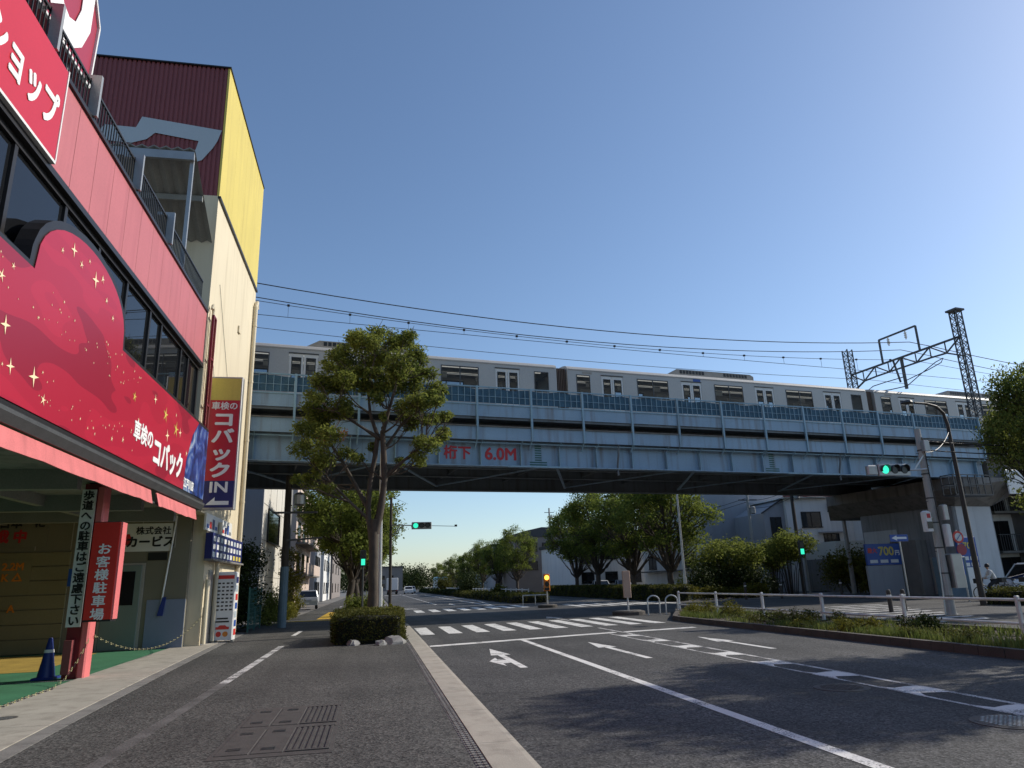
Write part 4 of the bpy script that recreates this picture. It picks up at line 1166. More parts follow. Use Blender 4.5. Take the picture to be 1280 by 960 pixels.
def train_car(s0, label, ac0, ac1):
    t = thing('train_car', label, 'train car', tuple(V(s0 + LC / 2, 3.8, 9.1)), group='cars of the train on the viaduct')
    MC = MV @ Matrix.Translation((s0, 0, 0))
    w = MB(MC); wall_boxes(w, D0, D0 + .07); wall_boxes(w, D1 - .07, D1)
    w.box(0, .07, D0 + .07, D1 - .07, ZB, 12.85); w.box(LC - .07, LC, D0 + .07, D1 - .07, ZB, 12.85)
    w.build('body', M['stainless'], t)
    r = MB(MC); pr_ = []
    for k in range(11):
        a = math.pi * (1 - k / 10)
        pr_.append((0, 3.785 + 1.415 * math.cos(a) * (1.0 if k in (0, 10) else .985), 12.86 + .34 * math.sin(a) ** .75))
    r.prism(pr_, (LC, 0, 0)); r.build('roof', M['trainroof'], t)
    for sgn, d in ((-1, D0), (1, D1)):
        b = MB(MC)
        b.box(.1, LC - .1, d - .03 if sgn < 0 else d, d if sgn < 0 else d + .03, 12.80, 12.84)
        b.build('cantrail', M['trainroof'], t)
    fl = MB(MC); fl.box(.07, LC - .07, D0 + .07, D1 - .07, ZB, ZB + .12); fl.build('floor', M['acgrey'], t)
    ce = MB(MC); ce.box(.07, LC - .07, D0 + .08, D1 - .08, 12.78, 12.84); ce.build('ceiling', M['inner'], t)
    for d in (3.2, 4.4):
        MB(MC).box(.6, LC - .6, d - .05, d + .05, 12.72, 12.775).build('light_tube', M['tube_on'], t)
    for k in range(9):
        q = 1.7 + k * 2.2
        MB(MC).box(q, q + .5, 3.6 + .3 * (k % 2), 3.62 + .3 * (k % 2), 12.25, 12.55).build('hanging_poster', M['white'], t)
    MB(MC).box(.5, LC - .5, D0 + .6, D0 + .64, 12.3, 12.33).build('handrail', M['steel'], t)
    sb_ = MB(MC)
    for c in wins:
        sb_.box(c - 1.5, c + 1.5, D1 - .5, D1 - .1, ZB + .12, 11.3)
        sb_.box(c - 1.5, c + 1.5, D0 + .1, D0 + .5, ZB + .12, 11.3)
    sb_.build('seat', M['vnet'], t)
    for d, o_ in ((D0, -.012), (D1, .012)):
        near = d == D0
        for c in wins:
            f = MB(MC)
            dd = (d + o_, d + .02) if near else (d - .02, d + o_)
            f.box(c - 1.02, c + 1.02, dd[0], dd[1], 12.5, 12.56); f.box(c - 1.02, c + 1.02, dd[0], dd[1], 11.41, 11.46)
            f.box(c - 1.02, c - .97, dd[0], dd[1], 11.46, 12.5); f.box(c + .97, c + 1.02, dd[0], dd[1], 11.46, 12.5)
            f.box(c - .03, c + .03, dd[0], dd[1], 11.46, 12.5)
            wo = f.build('window', M['darksteel'], t)
            mid = (D0 + .03) if near else (D1 - .03)
            for a in (c - .965, c + .035):
                MB(MC).sheet([(a, mid, 11.465), (a + .93, mid, 11.465), (a + .93, mid, 12.495), (a, mid, 12.495)]).build('pane', M['tglass'], wo)
        for c in ends:
            mid = (D0 + .03) if near else (D1 - .03)
            f = MB(MC); dd = (d + o_, d + .02) if near else (d - .02, d + o_)
            f.box(c - .42, c + .42, dd[0], dd[1], 12.51, 12.56); f.box(c - .42, c + .42, dd[0], dd[1], 11.41, 11.45)
            f.box(c - .42, c - .38, dd[0], dd[1], 11.45, 12.51); f.box(c + .38, c + .42, dd[0], dd[1], 11.45, 12.51)
            wo = f.build('window', M['darksteel'], t)
            MB(MC).sheet([(c - .378, mid, 11.455), (c + .378, mid, 11.455), (c + .378, mid, 12.505), (c - .378, mid, 12.505)]).build('pane', M['tglass'], wo)
        for c in doors:
            for a in (c - .67, c + .01):
                f = MB(MC); q0, q1 = (d + .01, d + .05) if near else (d - .05, d - .01)
                f.box(a, a + .66, q0, q1, ZB + .1, 11.22); f.box(a, a + .66, q0, q1, 12.38, 12.57)
                f.box(a, a + .13, q0, q1, 11.22, 12.38); f.box(a + .53, a + .66, q0, q1, 11.22, 12.38)
                do = f.build('door', M['trainwhite'], t)
                g = MB(MC)
                e0, e1 = (d + .004, d + .012) if near else (d - .012, d - .004)
                g.box(a + .10, a + .56, e0, e1, 12.36, 12.40); g.box(a + .10, a + .56, e0, e1, 11.2, 11.24)
                g.box(a + .10, a + .14, e0, e1, 11.24, 12.36); g.box(a + .52, a + .56, e0, e1, 11.24, 12.36)
                g.build('rubber_seal', M['black'], do)
                MB(MC).sheet([(a + .13, q0 + .02, 11.22), (a + .53, q0 + .02, 11.22), (a + .53, q0 + .02, 12.38), (a + .13, q0 + .02, 12.38)]).build('pane', M['tglass'], do)
            MB(MC).box(c - .70, c + .70, d - .035 if near else d, d if near else d + .035, 12.585, 12.63).build('door_rail', M['darksteel'], t)
    ac = MB(MC)
    ac.prism([(ac0, 2.9, 13.05), (ac1, 2.9, 13.05), (ac1, 2.9, 13.4), (ac1 - .25, 2.9, 13.52), (ac0 + .7, 2.9, 13.52), (ac0, 2.9, 13.12)], (0, 1.8, 0))
    a_ = ac.build('air_conditioner', M['acgrey'], t)
    for q in (ac0 + .9, ac1 - 2.2):
        gr = MB(MC)
        for k in range(8):
            gr.box(q + k * .22, q + k * .22 + .16, 2.885, 2.9, 13.26, 13.46)
        gr.build('grille', M['black'], a_)
    un = MB(MC); un.box(1.5, 5, 2.7, 4.9, 9.35, ZB); un.box(7, 14, 2.7, 4.9, 9.3, ZB); un.box(16, 20, 2.7, 4.9, 9.35, ZB)
    un.build('underframe_box', M['darksteel'], t)
    wh = MB(MC)
    for q in (2.6, 4.7, 16.5, 18.6):
        for d in (3.2, 4.3): wh.cyl((q, d, 9.5), (q, d + .12, 9.5), .4, .4, 16)
    wh.build('wheel', M['darksteel'], t)
    MB(MC).box(.9, 1.5, D0 - .006, D0 - .001, 12.62, 12.74).build('number_plate', M['acgrey'], t)
    return t, MC


t1, c1 = train_car(-11.15, 'leftmost train car, partly hidden behind the crown of the pavement tree', 8.0, 13.2)
t2, c2 = train_car(10.75, 'middle train car in full view between both gangways', 6.7, 12.9)
t3, c3 = train_car(32.65, 'rightmost train car running behind the lattice mast', 6.7, 12.9)
MB(c2).box(8.1, 8.6, D0 - .007, D0 - .001, 12.62, 12.84).build('blue_emblem', M['blue'], t2)
for c, t in ((c2, t2), (c3, t3)):
    g = MB(c)
    for k in range(6):
        q = -.62 + k * .1
        g.box(q, q + .06, 2.55, 5.0, 10.3, 12.9); g.box(q + .06, q + .1, 2.62, 4.93, 10.3, 12.84)
    g.build('gangway', M['bellows'], t)

# ------------------------------------------------------------------ catenary gantry, masts and wires
def lattice(mb, p, q, w, n, rr=.045):
    p = Vector(p); q = Vector(q); d = (q - p).normalized()
    a = d.cross(Vector((0, 0, 1)))
    a = a.normalized() if a.length > .05 else EV.copy()
    b = d.cross(a).normalized()
    cs = [a * w / 2 * i + b * w / 2 * j for i, j in ((-1, -1), (1, -1), (1, 1), (-1, 1))]
    for c in cs: mb.bar(p + c, q + c, rr * 1.5)
    for k in range(n):
        u0 = p.lerp(q, k / n); u1 = p.lerp(q, (k + 1) / n)
        for i in range(4):
            c0, c1_ = cs[i], cs[(i + 1) % 4]
            mb.bar(u0 + c0, u1 + c1_, rr * .8) if k % 2 else mb.bar(u0 + c1_, u1 + c0, rr * .8)
            mb.bar(u0 + c0, u0 + c1_, rr * .8)


ga = thing('catenary_gantry', 'lattice steel catenary gantry standing astride the viaduct tracks', 'gantry', tuple(V(38, 4.5, 8.3)))
S0 = 38.3
m1 = MB(); lattice(m1, V(S0, -.1, 8.3), V(S0, -.1, 18.1), .5, 22); m1.build('mast', M['darksteel'], ga)
MB(MV).box(S0 - .4, S0 + .4, -.5, .3, 18.1, 18.22).build('mast_cap', M['darksteel'], ga)
m1 = MB(); lattice(m1, V(S0, 9.3, 8.3), V(S0, 9.3, 18.4), .5, 22); m1.build('mast', M['darksteel'], ga)
bm = MB()
top = [V(S0, -.1 + 9.4 * k / 8, 16.35) for k in range(9)]
bot = [V(S0, -.1 + 9.4 * k / 8, (15.2, 15.55, 15.6, 15.6, 15.6, 15.6, 15.6, 15.55, 15.2)[k]) for k in range(9)]
bot[0] = V(S0, -.1, 15.0); bot[8] = V(S0, 9.3, 15.0)
for k in range(8):
    bm.bar(top[k], top[k + 1], .12); bm.bar(bot[k], bot[k + 1], .10)
    if k % 2 == 0: bm.bar(top[k], bot[k + 1], .08)
    else: bm.bar(bot[k], top[k + 1], .08)
    if 0 < k: bm.bar(top[k], bot[k], .06)
bm.build('beam', M['darksteel'], ga)
lf = MB()
for a, b_ in (((3.0, 16.35), (3.0, 18.2)), ((3.0, 18.2), (6.2, 18.2)), ((6.2, 18.2), (6.2, 16.35))):
    lf.bar(V(S0, *a), V(S0, *b_), .11)
lf.build('feeder_frame', M['darksteel'], ga)
for d in (3.9, 5.4):
    q = MB(); q.cyl(V(S0, d, 18.15), V(S0, d, 17.5), .05); 
    for k in range(3): q.cyl(V(S0, d, 18.0 - k * .15), V(S0, d, 17.93 - k * .15), .1)
    q.build('insulator', M['offwhite'], ga)
MB().bar(V(S0, 4.6, 16.3), V(S0, 4.6, 14.0), .16).build('drop_post', M['darksteel'], ga)
MB().bar(V(S0, 5.3, 16.3), V(S0, 5.0, 14.6), .10).build('drop_post', M['darksteel'], ga)
for sg_, z0 in ((-1, 15.2), (1, 15.2)):
    q = MB()
    if sg_ < 0:
        q.tube([V(S0, 4.5, 14.2), V(S0, 3.2, 14.75), V(S0, 2.0, 15.2), V(S0, 1.4, 15.3), V(S0, 1.6, 15.05), V(S0, 2.6, 14.85), V(S0, 4.5, 14.6)], .035, 6)
    else:
        q.tube([V(S0, 4.7, 14.2), V(S0, 6.0, 14.3), V(S0, 7.4, 14.5), V(S0, 8.0, 14.75), V(S0, 7.4, 14.95), V(S0, 6.2, 14.95), V(S0, 4.7, 14.9)], .035, 6)
    q.build('registration_arm', M['darksteel'], ga)


def wire(label, d, pts, r, drop=None):
    # smooth cubic through a few points along the track
    xs = [p[0] for p in pts]; zs = [p[1] for p in pts]
    co = np.polyfit(xs, zs, 2)
    S_ = np.linspace(-26, 60, 40)
    S_ = np.array([x for x in S_])
    pl = []
    for x in S_:
        xx = x if x < 38.3 else 38.3 - (x - 38.3)
        pl.append(V(x, d, float(np.polyval(co, xx))))
    t = thing('overhead_wire', label, 'wire', tuple(pl[10]))
    MB().tube(pl, r, 5).build('cable', M['wire'], t)
    return co


wire('topmost thick overhead wire rising toward the gantry', 3.4, [(-5.54, 16.45), (4.39, 15.89), (16.39, 15.7), (31.27, 16.45)], .027)
wire('second overhead wire just below the topmost one', 4.2, [(-5.52, 16.02), (4.39, 15.42), (16.36, 15.29), (31.2, 16.07)], .024)
ca = wire('third overhead wire, the one that carries the hangers', 3.8, [(-5.5, 15.7), (4.39, 15.1), (15.24, 14.99), (31.07, 15.41)], .016)
cb = wire('straight contact wire hanging over the near track', 3.8, [(-5.45, 14.95), (4.39, 14.86), (15.22, 14.79), (30.95, 14.78)], .016)
wire('lowest overhead wire over the far track, closest to the train roof', 7.6, [(-5.44, 15.62), (4.41, 15.28), (17.31, 15.19), (34.64, 15.4)], .016)
hg = thing('wire_hangers', 'row of short hangers between the two thin overhead wires', 'hangers', tuple(V(10, 3.8, 14.9)))
for k in range(14):
    q = -4 + k * 3.1
    h_ = MB(); h_.bar(V(q, 3.8, float(np.polyval(ca, q))), V(q, 3.8, float(np.polyval(cb, q))), .014)
    h_.bar(V(q - .06, 3.8, float(np.polyval(ca, q))), V(q + .06, 3.8, float(np.polyval(ca, q))), .1)
    h_.build('hanger', M['wire'], hg)

# ------------------------------------------------------------------ vegetation
def leaf_obj(name, C, size, m, parent=None, kind=None, up=.35, aspect=.5, rng=RNG):
    """Every row of C becomes one small folded leaf."""
    C = np.asarray(C, float)
    if parent is not None:
        Mi = np.array(WM[parent.name].inverted())
        C = C @ Mi[:3, :3].T + Mi[:3, 3]
    n = len(C)
    nr = rng.normal(size=(n, 3)); nr[:, 2] = np.abs(nr[:, 2]) + up
    nr /= np.linalg.norm(nr, axis=1)[:, None]
    a = rng.normal(size=(n, 3)); a -= nr * (a * nr).sum(1)[:, None]
    a /= np.linalg.norm(a, axis=1)[:, None]
    b = np.cross(nr, a)
    sz = size * rng.uniform(.6, 1.35, n)[:, None]
    v = np.empty((n, 4, 3))
    v[:, 0] = C - a * sz
    v[:, 1] = C + b * sz * aspect + nr * sz * .22
    v[:, 2] = C + a * sz
    v[:, 3] = C - b * sz * aspect + nr * sz * .22
    me = bpy.data.meshes.new(name)
    me.vertices.add(4 * n); me.loops.add(4 * n); me.polygons.add(n)
    me.vertices.foreach_set('co', v.reshape(-1))
    me.loops.foreach_set('vertex_index', np.arange(4 * n, dtype=np.int32))
    me.polygons.foreach_set('loop_start', np.arange(0, 4 * n, 4, dtype=np.int32))
    me.update(calc_edges=True)
    return finish(name, me, m, parent, kind)


def ball(c, r, n, sq=.8, rng=RNG):
    d = rng.normal(size=(n, 3)); d /= np.linalg.norm(d, axis=1)[:, None]
    rad = r * np.where(rng.uniform(0, 1, n) < .22, rng.uniform(.95, 1.4, n), rng.uniform(0.1, 1.0, n) ** .5)
    p = d * rad[:, None]; p[:, 2] *= sq
    return p + np.array(c)


def bough(mb, a, b, r0, r1, rng=RNG, n=5, wob=.08):
    a = Vector(a); b = Vector(b); L_ = (b - a).length
    pts = []; rs = []
    for k in range(n + 1):
        u = k / n
        p = a.lerp(b, u)
        p.z += math.sin(u * math.pi) * L_ * -.06
        if 0 < k < n: p += Vector(rng.normal(size=3) * wob * L_ / 3)
        pts.append(p); rs.append(r0 + (r1 - r0) * u)
    mb.tube(pts, rs, 6)
    return pts


def tree(name, label, base, stems, clumps, leafn, leafs, m, bark='bark', group=None, autumn=None, rng=RNG, sq=.8):
    """stems: polylines [(point, radius)...]; clumps: (centre, radius). Boughs join each clump to the closest stem point beneath it."""
    t = thing(name, label, 'tree', base, group=group)
    tk = MB()
    nodes = []
    for st_ in stems:
        fp_, fr_ = [], []
        for (p0, r0), (p1, r1) in zip(st_, st_[1:]):
            L_ = (Vector(p1) - Vector(p0)).length
            q = max(2, int(L_ / .35)) if leafs < .08 else 2
            for k in range(q):
                u = k / q
                fp_.append(Vector(p0).lerp(Vector(p1), u) + Vector((rng.normal(), rng.normal(), 0)) * (.06 * r0 if fp_ else 0))
                fr_.append((r0 + (r1 - r0) * u) * (1 + rng.normal() * .05))
        fp_.append(Vector(st_[-1][0])); fr_.append(st_[-1][1])
        tk.tube(fp_, fr_, 10)
        nodes += [(Vector(p), r) for p, r in st_]
    tk.build('trunk', M[bark], t, smooth=True)
    br = MB(); pts = []
    tot = sum(r ** 2 for c, r in clumps)
    for c, r in clumps:
        cv = Vector(c)
        cand = [(n_, rr) for n_, rr in nodes if n_.z < cv.z - .15] or nodes[:1]
        a, ra = min(cand, key=lambda q: (q[0] - cv).length + .55 * abs((cv.z - q[0].z) - .8 * math.hypot(cv.x - q[0].x, cv.y - q[0].y)))
        pl = bough(br, a, cv, min(ra * .5, .028 * (cv - a).length + .02), .012, rng)
        nodes_local = pl[2:]
        for k in range(8 if leafs < .08 else 4):
            e_ = cv + Vector(rng.normal(size=3)) * r * .62
            br.tube([nodes_local[min(k, len(nodes_local) - 1)], e_], [.016, .006], 4)
        n = max(20, int(leafn * r ** 2 / tot))
        pts.append(ball(c, r, n, sq, rng))
    br.build('limb', M[bark], t)
    leaf_obj('crown', np.vstack(pts), leafs, M[m], t, rng=rng)
    if autumn is not None:
        leaf_obj('withered_leaves', np.vstack([ball(c, r, n, .6, rng) for c, r, n in autumn]), leafs, M['leafo'], t, rng=rng)
    return t


# --- the pavement tree in front of the viaduct
TY = 27.0
_zs = np.interp


def tp_(px, py, dy=0.0):
    px = 470.5 + (px - 470.5) * 1.06
    z = float(np.interp(py, [412, 545, 560, 600, 660, 765], [11.42, 7.14, 6.65, 5.45, 3.68, .55]))
    f = (TY + dy) / TY
    return ((px - 470.5) * .0287 * f, TY + dy, 1.6 + (z - 1.6) * f)


cl = [(462, 428, 15), (520, 440, 14), (545, 484, 14), (395, 500, 12), (410, 462, 12), (556, 520, 10), (480, 424, 21), (450, 434, 19), (505, 426, 16), (428, 456, 23), (462, 452, 22), (500, 452, 21), (527, 452, 13), (412, 484, 21), (446, 478, 22), (486, 478, 20), (518, 476, 19), (538, 468, 12), (402, 512, 19), (427, 508, 17), (512, 506, 18), (535, 502, 16), (549, 500, 9), (392, 538, 19), (414, 545, 18), (518, 524, 17), (541, 524, 13), (380, 562, 15), (404, 570, 18), (432, 566, 12), (450, 574, 10), (536, 556, 17), (552, 546, 12), (559, 541, 7), (392, 604, 13), (410, 612, 12), (376, 600, 9), (522, 572, 13), (499, 576, 8), (433, 480, 16), (470, 500, 12), (495, 470, 14), (470, 470, 14), (400, 590, 9), (465, 560, 7), (478, 520, 7)]
rg = np.random.default_rng(3)
clumps = []
for (px, py, r) in cl:
    dy = rg.uniform(-1.6, 1.6) * (1.0 if r > 12 else .6)
    clumps.append((tp_(px, py, dy), r * .024))
    for j in range(3 if r > 15 else 1):
        a_ = rg.uniform(0, 6.28)
        clumps.append((tp_(px + r * .75 * math.cos(a_), py + r * .6 * math.sin(a_), rg.uniform(-1.9, 1.9)), r * rg.uniform(.012, .02)))
stems = [
    [((0, TY, 0), .26), ((-.02, TY, .35), .205), ((-.03, TY, 2.0), .18), ((-.03, TY, 3.4), .175), ((.0, TY, 4.0), .16)],
    [((-.1, TY, 3.3), .13), ((-.26, TY + .05, 4.4), .10), ((-.22, TY + .05, 5.3), .095), ((-.05, TY + .05, 6.3), .09), ((.05, TY + .05, 7.2), .085)],
    [((.02, TY, 3.5), .15), ((.24, TY, 4.5), .13), ((.32, TY - .05, 5.4), .12), ((.28, TY - .1, 6.4), .11), ((.22, TY - .1, 7.3), .10)],
    [((-.2, TY + .1, 4.3), .08), ((-.75, TY + .2, 5.3), .075), ((-1.25, TY + .4, 6.2), .06), ((-1.9, TY + .5, 7.2), .04)],
    [((-.22, TY + .1, 4.0), .06), ((-.9, TY - .3, 4.6), .05), ((-1.6, TY - .6, 5.3), .035)],
    [((.22, TY - .1, 7.2), .09), ((.45, TY - .3, 8.1), .06), ((.75, TY - .4, 9.2), .045), ((.7, TY - .4, 10.2), .025)],
    [((.05, TY, 7.1), .08), ((-.25, TY + .2, 8.0), .06), ((-.4, TY + .3, 9.2), .045), ((-.1, TY + .2, 10.4), .025)],
    [((.15, TY, 7.0), .07), ((-.75, TY - .4, 7.5), .05), ((-1.5, TY - .7, 7.9), .035)],
    [((.4, TY, 5.6), .09), ((1.0, TY - .4, 6.1), .06), ((1.7, TY - .6, 6.6), .04)],
    [((.3, TY, 6.6), .07), ((.9, TY + .4, 7.6), .05), ((1.5, TY + .7, 8.4), .035)],
]
tree('pavement_tree', 'tall open crowned tree rising from the clipped hedge, in front of the viaduct', (0, TY, 0), stems, clumps, 40000, .064, 'leaf',
     autumn=[(tp_(425, 545, -1.0), .35, 60), (tp_(407, 548, -1.0), .25, 30)], rng=rg, sq=.75)


def generic(seed, h, R_, cb, ncl, leafn, leafs, m, name, label, bark='bark', spread=1.0, forks=5):
    g = np.random.default_rng(seed)
    cz = (h + cb) / 2; rzz = (h - cb) / 2
    clumps = []
    for k in range(ncl):
        d = g.normal(size=3); d /= np.linalg.norm(d)
        rad = g.uniform(.25, 1) ** .5
        c = (d[0] * R_ * rad * .85, d[1] * R_ * rad * .85, cz + d[2] * rzz * rad * .85)
        clumps.append((c, g.uniform(.09, .21) * R_))
    f = cb * .75
    stems = [[((0, 0, 0), h * .028), ((g.normal() * .08, g.normal() * .08, f * .5), h * .022), ((g.normal() * .1, 0, f), h * .02)]]
    for k in range(forks):
        a = 2 * math.pi * (k + g.uniform(0, .6)) / forks
        e = spread * R_ * .5
        stems.append([((0, 0, f * .95), h * .013), ((math.cos(a) * e * .4, math.sin(a) * e * .4, f + (h - f) * .3), h * .010), ((math.cos(a) * e, math.sin(a) * e, f + (h - f) * .65), h * .005)])
    return tree(name, label, (0, 0, 0), stems, clumps, leafn, leafs, M[m], rng=g) if False else tree(name, label, (0, 0, 0), stems, clumps, leafn, leafs, m, bark=bark, rng=g)


def place(t, x, y, sc=1.0, rz=0.0, z=0.0, szz=None):
    t.location = (x, y, z); t.rotation_euler = (0, 0, rz); t.scale = (sc, sc, szz or sc)
    return t


def put_trees(protos, spots, group):
    used = set()
    for (i, x, y, sc, rz, label) in spots:
        t = protos[i] if i not in used else copy_tree(protos[i])
        used.add(i)
        place(t, x, y, sc, rz, 0, 1.0 if sc == .72 else None)
        tag(t, label, 'tree', group)


zelk = [generic(21, 11.5, 4.4, 2.6, 110, 15000, .12, 'leaf2', 'street_tree', 'x', spread=1.1), generic(22, 11, 4.2, 2.4, 105, 14500, .12, 'leaf2', 'street_tree', 'x', spread=1.1, forks=6)]
put_trees(zelk, [
    (0, 22.6, 54.0, 1.0, .3, 'street tree closest to the silver lamp post, right of the road'),
    (1, 22.8, 62.5, 1.02, 1.4, 'street tree second along the right pavement hedge'),
    (0, 22.2, 71, 1.03, 2.6, 'street tree third along the right pavement hedge'),
    (1, 22.4, 80, 1.0, 4.1, 'street tree behind the far end of the right pavement hedge'),
    (0, 21.0, 108, .88, 5.0, 'right roadside tree in front of the brown building, nearest of the far group'),
    (1, 20.6, 122, .86, .7, 'right roadside tree, second of the far group past the brown building'),
    (0, 20.3, 138, .85, 3.3, 'right roadside tree, third of the far group above the round bushes'),
    (1, 20.2, 158, .82, 2.2, 'right roadside tree, fourth of the far group, left of the round bushes'),
    (0, 20.0, 185, .8, 1.2, 'right roadside tree behind the teal bus'),
    (1, 19.5, 225, .8, .2, 'most distant right roadside tree near the road vanishing point'),
], 'street trees along the right pavement')
camph = [generic(31, 9.8, 3.6, 2.6, 120, 26000, .085, 'leaf', 'roadside_tree', 'x', bark='barkdark'), generic(32, 11, 4.5, 3.0, 120, 20000, .115, 'leaf2', 'roadside_tree', 'x', bark='barkdark')]
put_trees(camph, [
    (0, 25.9, 22.9, .72, .5, 'leafy roadside tree at the right edge of view, before the viaduct'),
    (1, -1.5, 50, .92, .9, 'large dense tree on the far left pavement behind the traffic signal'),
    (1, -1.4, 61, .95, 2.3, 'second tree along the far left pavement'),
    (1, -1.6, 74, .9, 3.9, 'third tree along the far left pavement'),
    (1, -1.5, 90, .9, 5.2, 'fourth tree along the far left pavement'),
    (1, -1.7, 112, .9, .4, 'distant tree on the left pavement beside the white truck'),
    (0, 19.6, 12.3, 1.08, 2.2, 'roadside tree beside the right carriageway, its shadow crossing the lanes'),
    (0, 19.8, 5.2, 1.0, 4.0, 'roadside tree closest to the camera beside the right carriageway'),
], 'roadside trees before and beyond the viaduct')


def shrub(name, label, blobs, leafn, leafs, m, cat='shrub', group=None, stemm='barkdark', sq=.85, rng=RNG):
    x = sum(b[0][0] for b in blobs) / len(blobs); y = sum(b[0][1] for b in blobs) / len(blobs)
    t = thing(name, label, cat, (x, y, 0), group=group)
    st_ = MB()
    tot = sum(r ** 2 for c, r in blobs); pts = []
    for c, r in blobs:
        st_.tube([(x + (c[0] - x) * .3, y + (c[1] - y) * .3, 0), ((x + c[0]) / 2, (y + c[1]) / 2, c[2] * .5), c], [.04, .03, .012], 5)
        pts.append(ball(c, r, max(30, int(leafn * r * r / tot)), sq, rng))
    st_.build('stem', M[stemm], t)
    leaf_obj('foliage', np.vstack(pts), leafs, M[m], t, rng=rng)
    return t


def blobs(x, y, w, d, h, n, rmin, rmax, seed, z0=.3):
    g = np.random.default_rng(seed)
    out = []
    for k in range(n):
        r = g.uniform(rmin, rmax)
        out.append(((x + g.uniform(-w, w), y + g.uniform(-d, d), z0 + (h - z0 - r) * g.uniform(0, 1)), r))
    return out


shrub('dark_shrub', 'sprawling dark shrub behind the green mesh fence beside the tower', blobs(-6.6, 34.5, 1.1, 1.8, 4.0, 30, .5, .95, 1), 22000, .075, 'leaf3')
shrub('dark_shrub', 'lower tangled shrub at the foot of the sheathed utility pole', blobs(-5.1, 37.5, .7, 1.6, 1.9, 16, .3, .6, 2), 5000, .05, 'leaf')
shrub('pale_weeds', 'pale weeds growing along the left kerb past the utility pole', blobs(-4.9, 43.5, .5, 3.0, 1.0, 18, .25, .45, 3, .15), 4500, .06, 'leafy', 'weeds')
shrub('wall_creeper', 'upright leafy plant against the sunlit concrete building', blobs(-5.6, 52, .5, .8, 4.6, 12, .4, .7, 4), 3500, .08, 'leafy', 'plant')
shrub('kerb_grass', 'spiky grass clump at the foot of the pavement tree', blobs(.35, 29.2, .35, .6, .9, 9, .25, .4, 5, .2), 1800, .10, 'leafy', 'plant')
shrub('kerb_grass', 'low green plant on the far corner beside the signal pole', blobs(-.6, 46.0, .8, 1.4, 1.3, 12, .35, .6, 6, .2), 3000, .08, 'leaf', 'plant')
shrub('corner_shrub', 'broad shrub in front of the grey block, right of the street trees', blobs(28.0, 56, 2.6, 2.0, 4.9, 30, .7, 1.2, 7, .5), 12000, .12, 'leaf')
shrub('corner_shrub', 'garden tree in front of the white house gable', blobs(33.4, 57, 1.3, 1.2, 5.2, 18, .6, 1.0, 8, 2.4), 7000, .12, 'leaf2')
shrub('corner_shrub', 'dark shrub below the broad one, behind the bollards', blobs(27.5, 53.5, 3.2, 1.2, 2.8, 22, .7, 1.1, 9, .4), 7000, .11, 'leaf3')
shrub('corner_shrub', 'yellow green weeds in front of the dark shrub', blobs(25.5, 50.5, 3.6, .7, 1.1, 24, .3, .5, 10, .2), 6000, .07, 'leafy', 'weeds')
shrub('round_shrub', 'rounded yellow topped shrub between two poles before the white house', blobs(36.2, 50.5, 1.5, 1.2, 4.0, 22, .8, 1.2, 11, 1.0), 7000, .10, 'leafy')
shrub('slim_shrub', 'slim upright shrub beside the parking sign', blobs(33.6, 45.6, .35, .3, 2.8, 8, .3, .5, 12), 2200, .08, 'leafy')
shrub('street_sapling', 'small tree with brownish crown beside the pedestrian signal', blobs(30.6, 50.5, 1.2, 1.0, 4.9, 16, .5, .9, 13, 2.9), 6000, .10, 'leaf')
for k, (x, y, r) in enumerate(((12.3, 95, 1.7), (12.6, 99.5, 1.7), (11.9, 128, 1.9), (12.2, 72, .7))):
    lab = ('clipped round bush on the far median, right of the pair', 'clipped round bush on the far median, left of the pair', 'clipped round bush in front of the teal bus', 'small pale round bush at the median fence')[k]
    shrub('median_bush', lab, [((x, y, r * .95), r)] + blobs(x, y, r * .3, r * .3, r * 1.6, 4, r * .5, r * .7, 40 + k), 4500, .11, ('leaf3', 'leaf3', 'leafb', 'leafy')[k], group='bushes on the far median', sq=.95)


def hedge(name, label, x0, x1, y0, y1, h, n, leafs, m='leafb', z0=.05, rng=RNG, lump=.06):
    t = thing(name, label, 'hedge', ((x0 + x1) / 2, (y0 + y1) / 2, 0))
    MB().bbox(x0 + .08, x1 - .08, y0 + .08, y1 - .08, 0, h - .08, .08).build('core', M['hedgecore'], t)
    L_, W_ = y1 - y0, x1 - x0
    A = np.array([W_ * L_, L_ * (h - z0), L_ * (h - z0), W_ * (h - z0), W_ * (h - z0)]); A = A / A.sum()
    f = rng.choice(5, n, p=A); u = rng.uniform(0, 1, n); v = rng.uniform(0, 1, n)
    P_ = np.empty((n, 3))
    P_[:, 0] = np.where(f == 1, x0, np.where(f == 2, x1, x0 + u * W_))
    P_[:, 1] = np.where(f == 3, y0, np.where(f == 4, y1, y0 + np.where(f < 1, v, u) * L_))
    P_[:, 1] = np.where((f == 1) | (f == 2), y0 + u * L_, P_[:, 1])
    P_[:, 2] = np.where(f == 0, h, z0 + v * (h - z0))
    P_ += rng.normal(size=(n, 3)) * .035
    P_ += (lump * np.stack([np.sin(P_[:, 1] * 3.1 + P_[:, 2] * 4), np.sin(P_[:, 0] * 3.7), np.sin(P_[:, 0] * 4.1 + P_[:, 1] * 2.3)], 1))
    leaf_obj('foliage', P_, leafs, M[m], t, rng=rng)
    return t


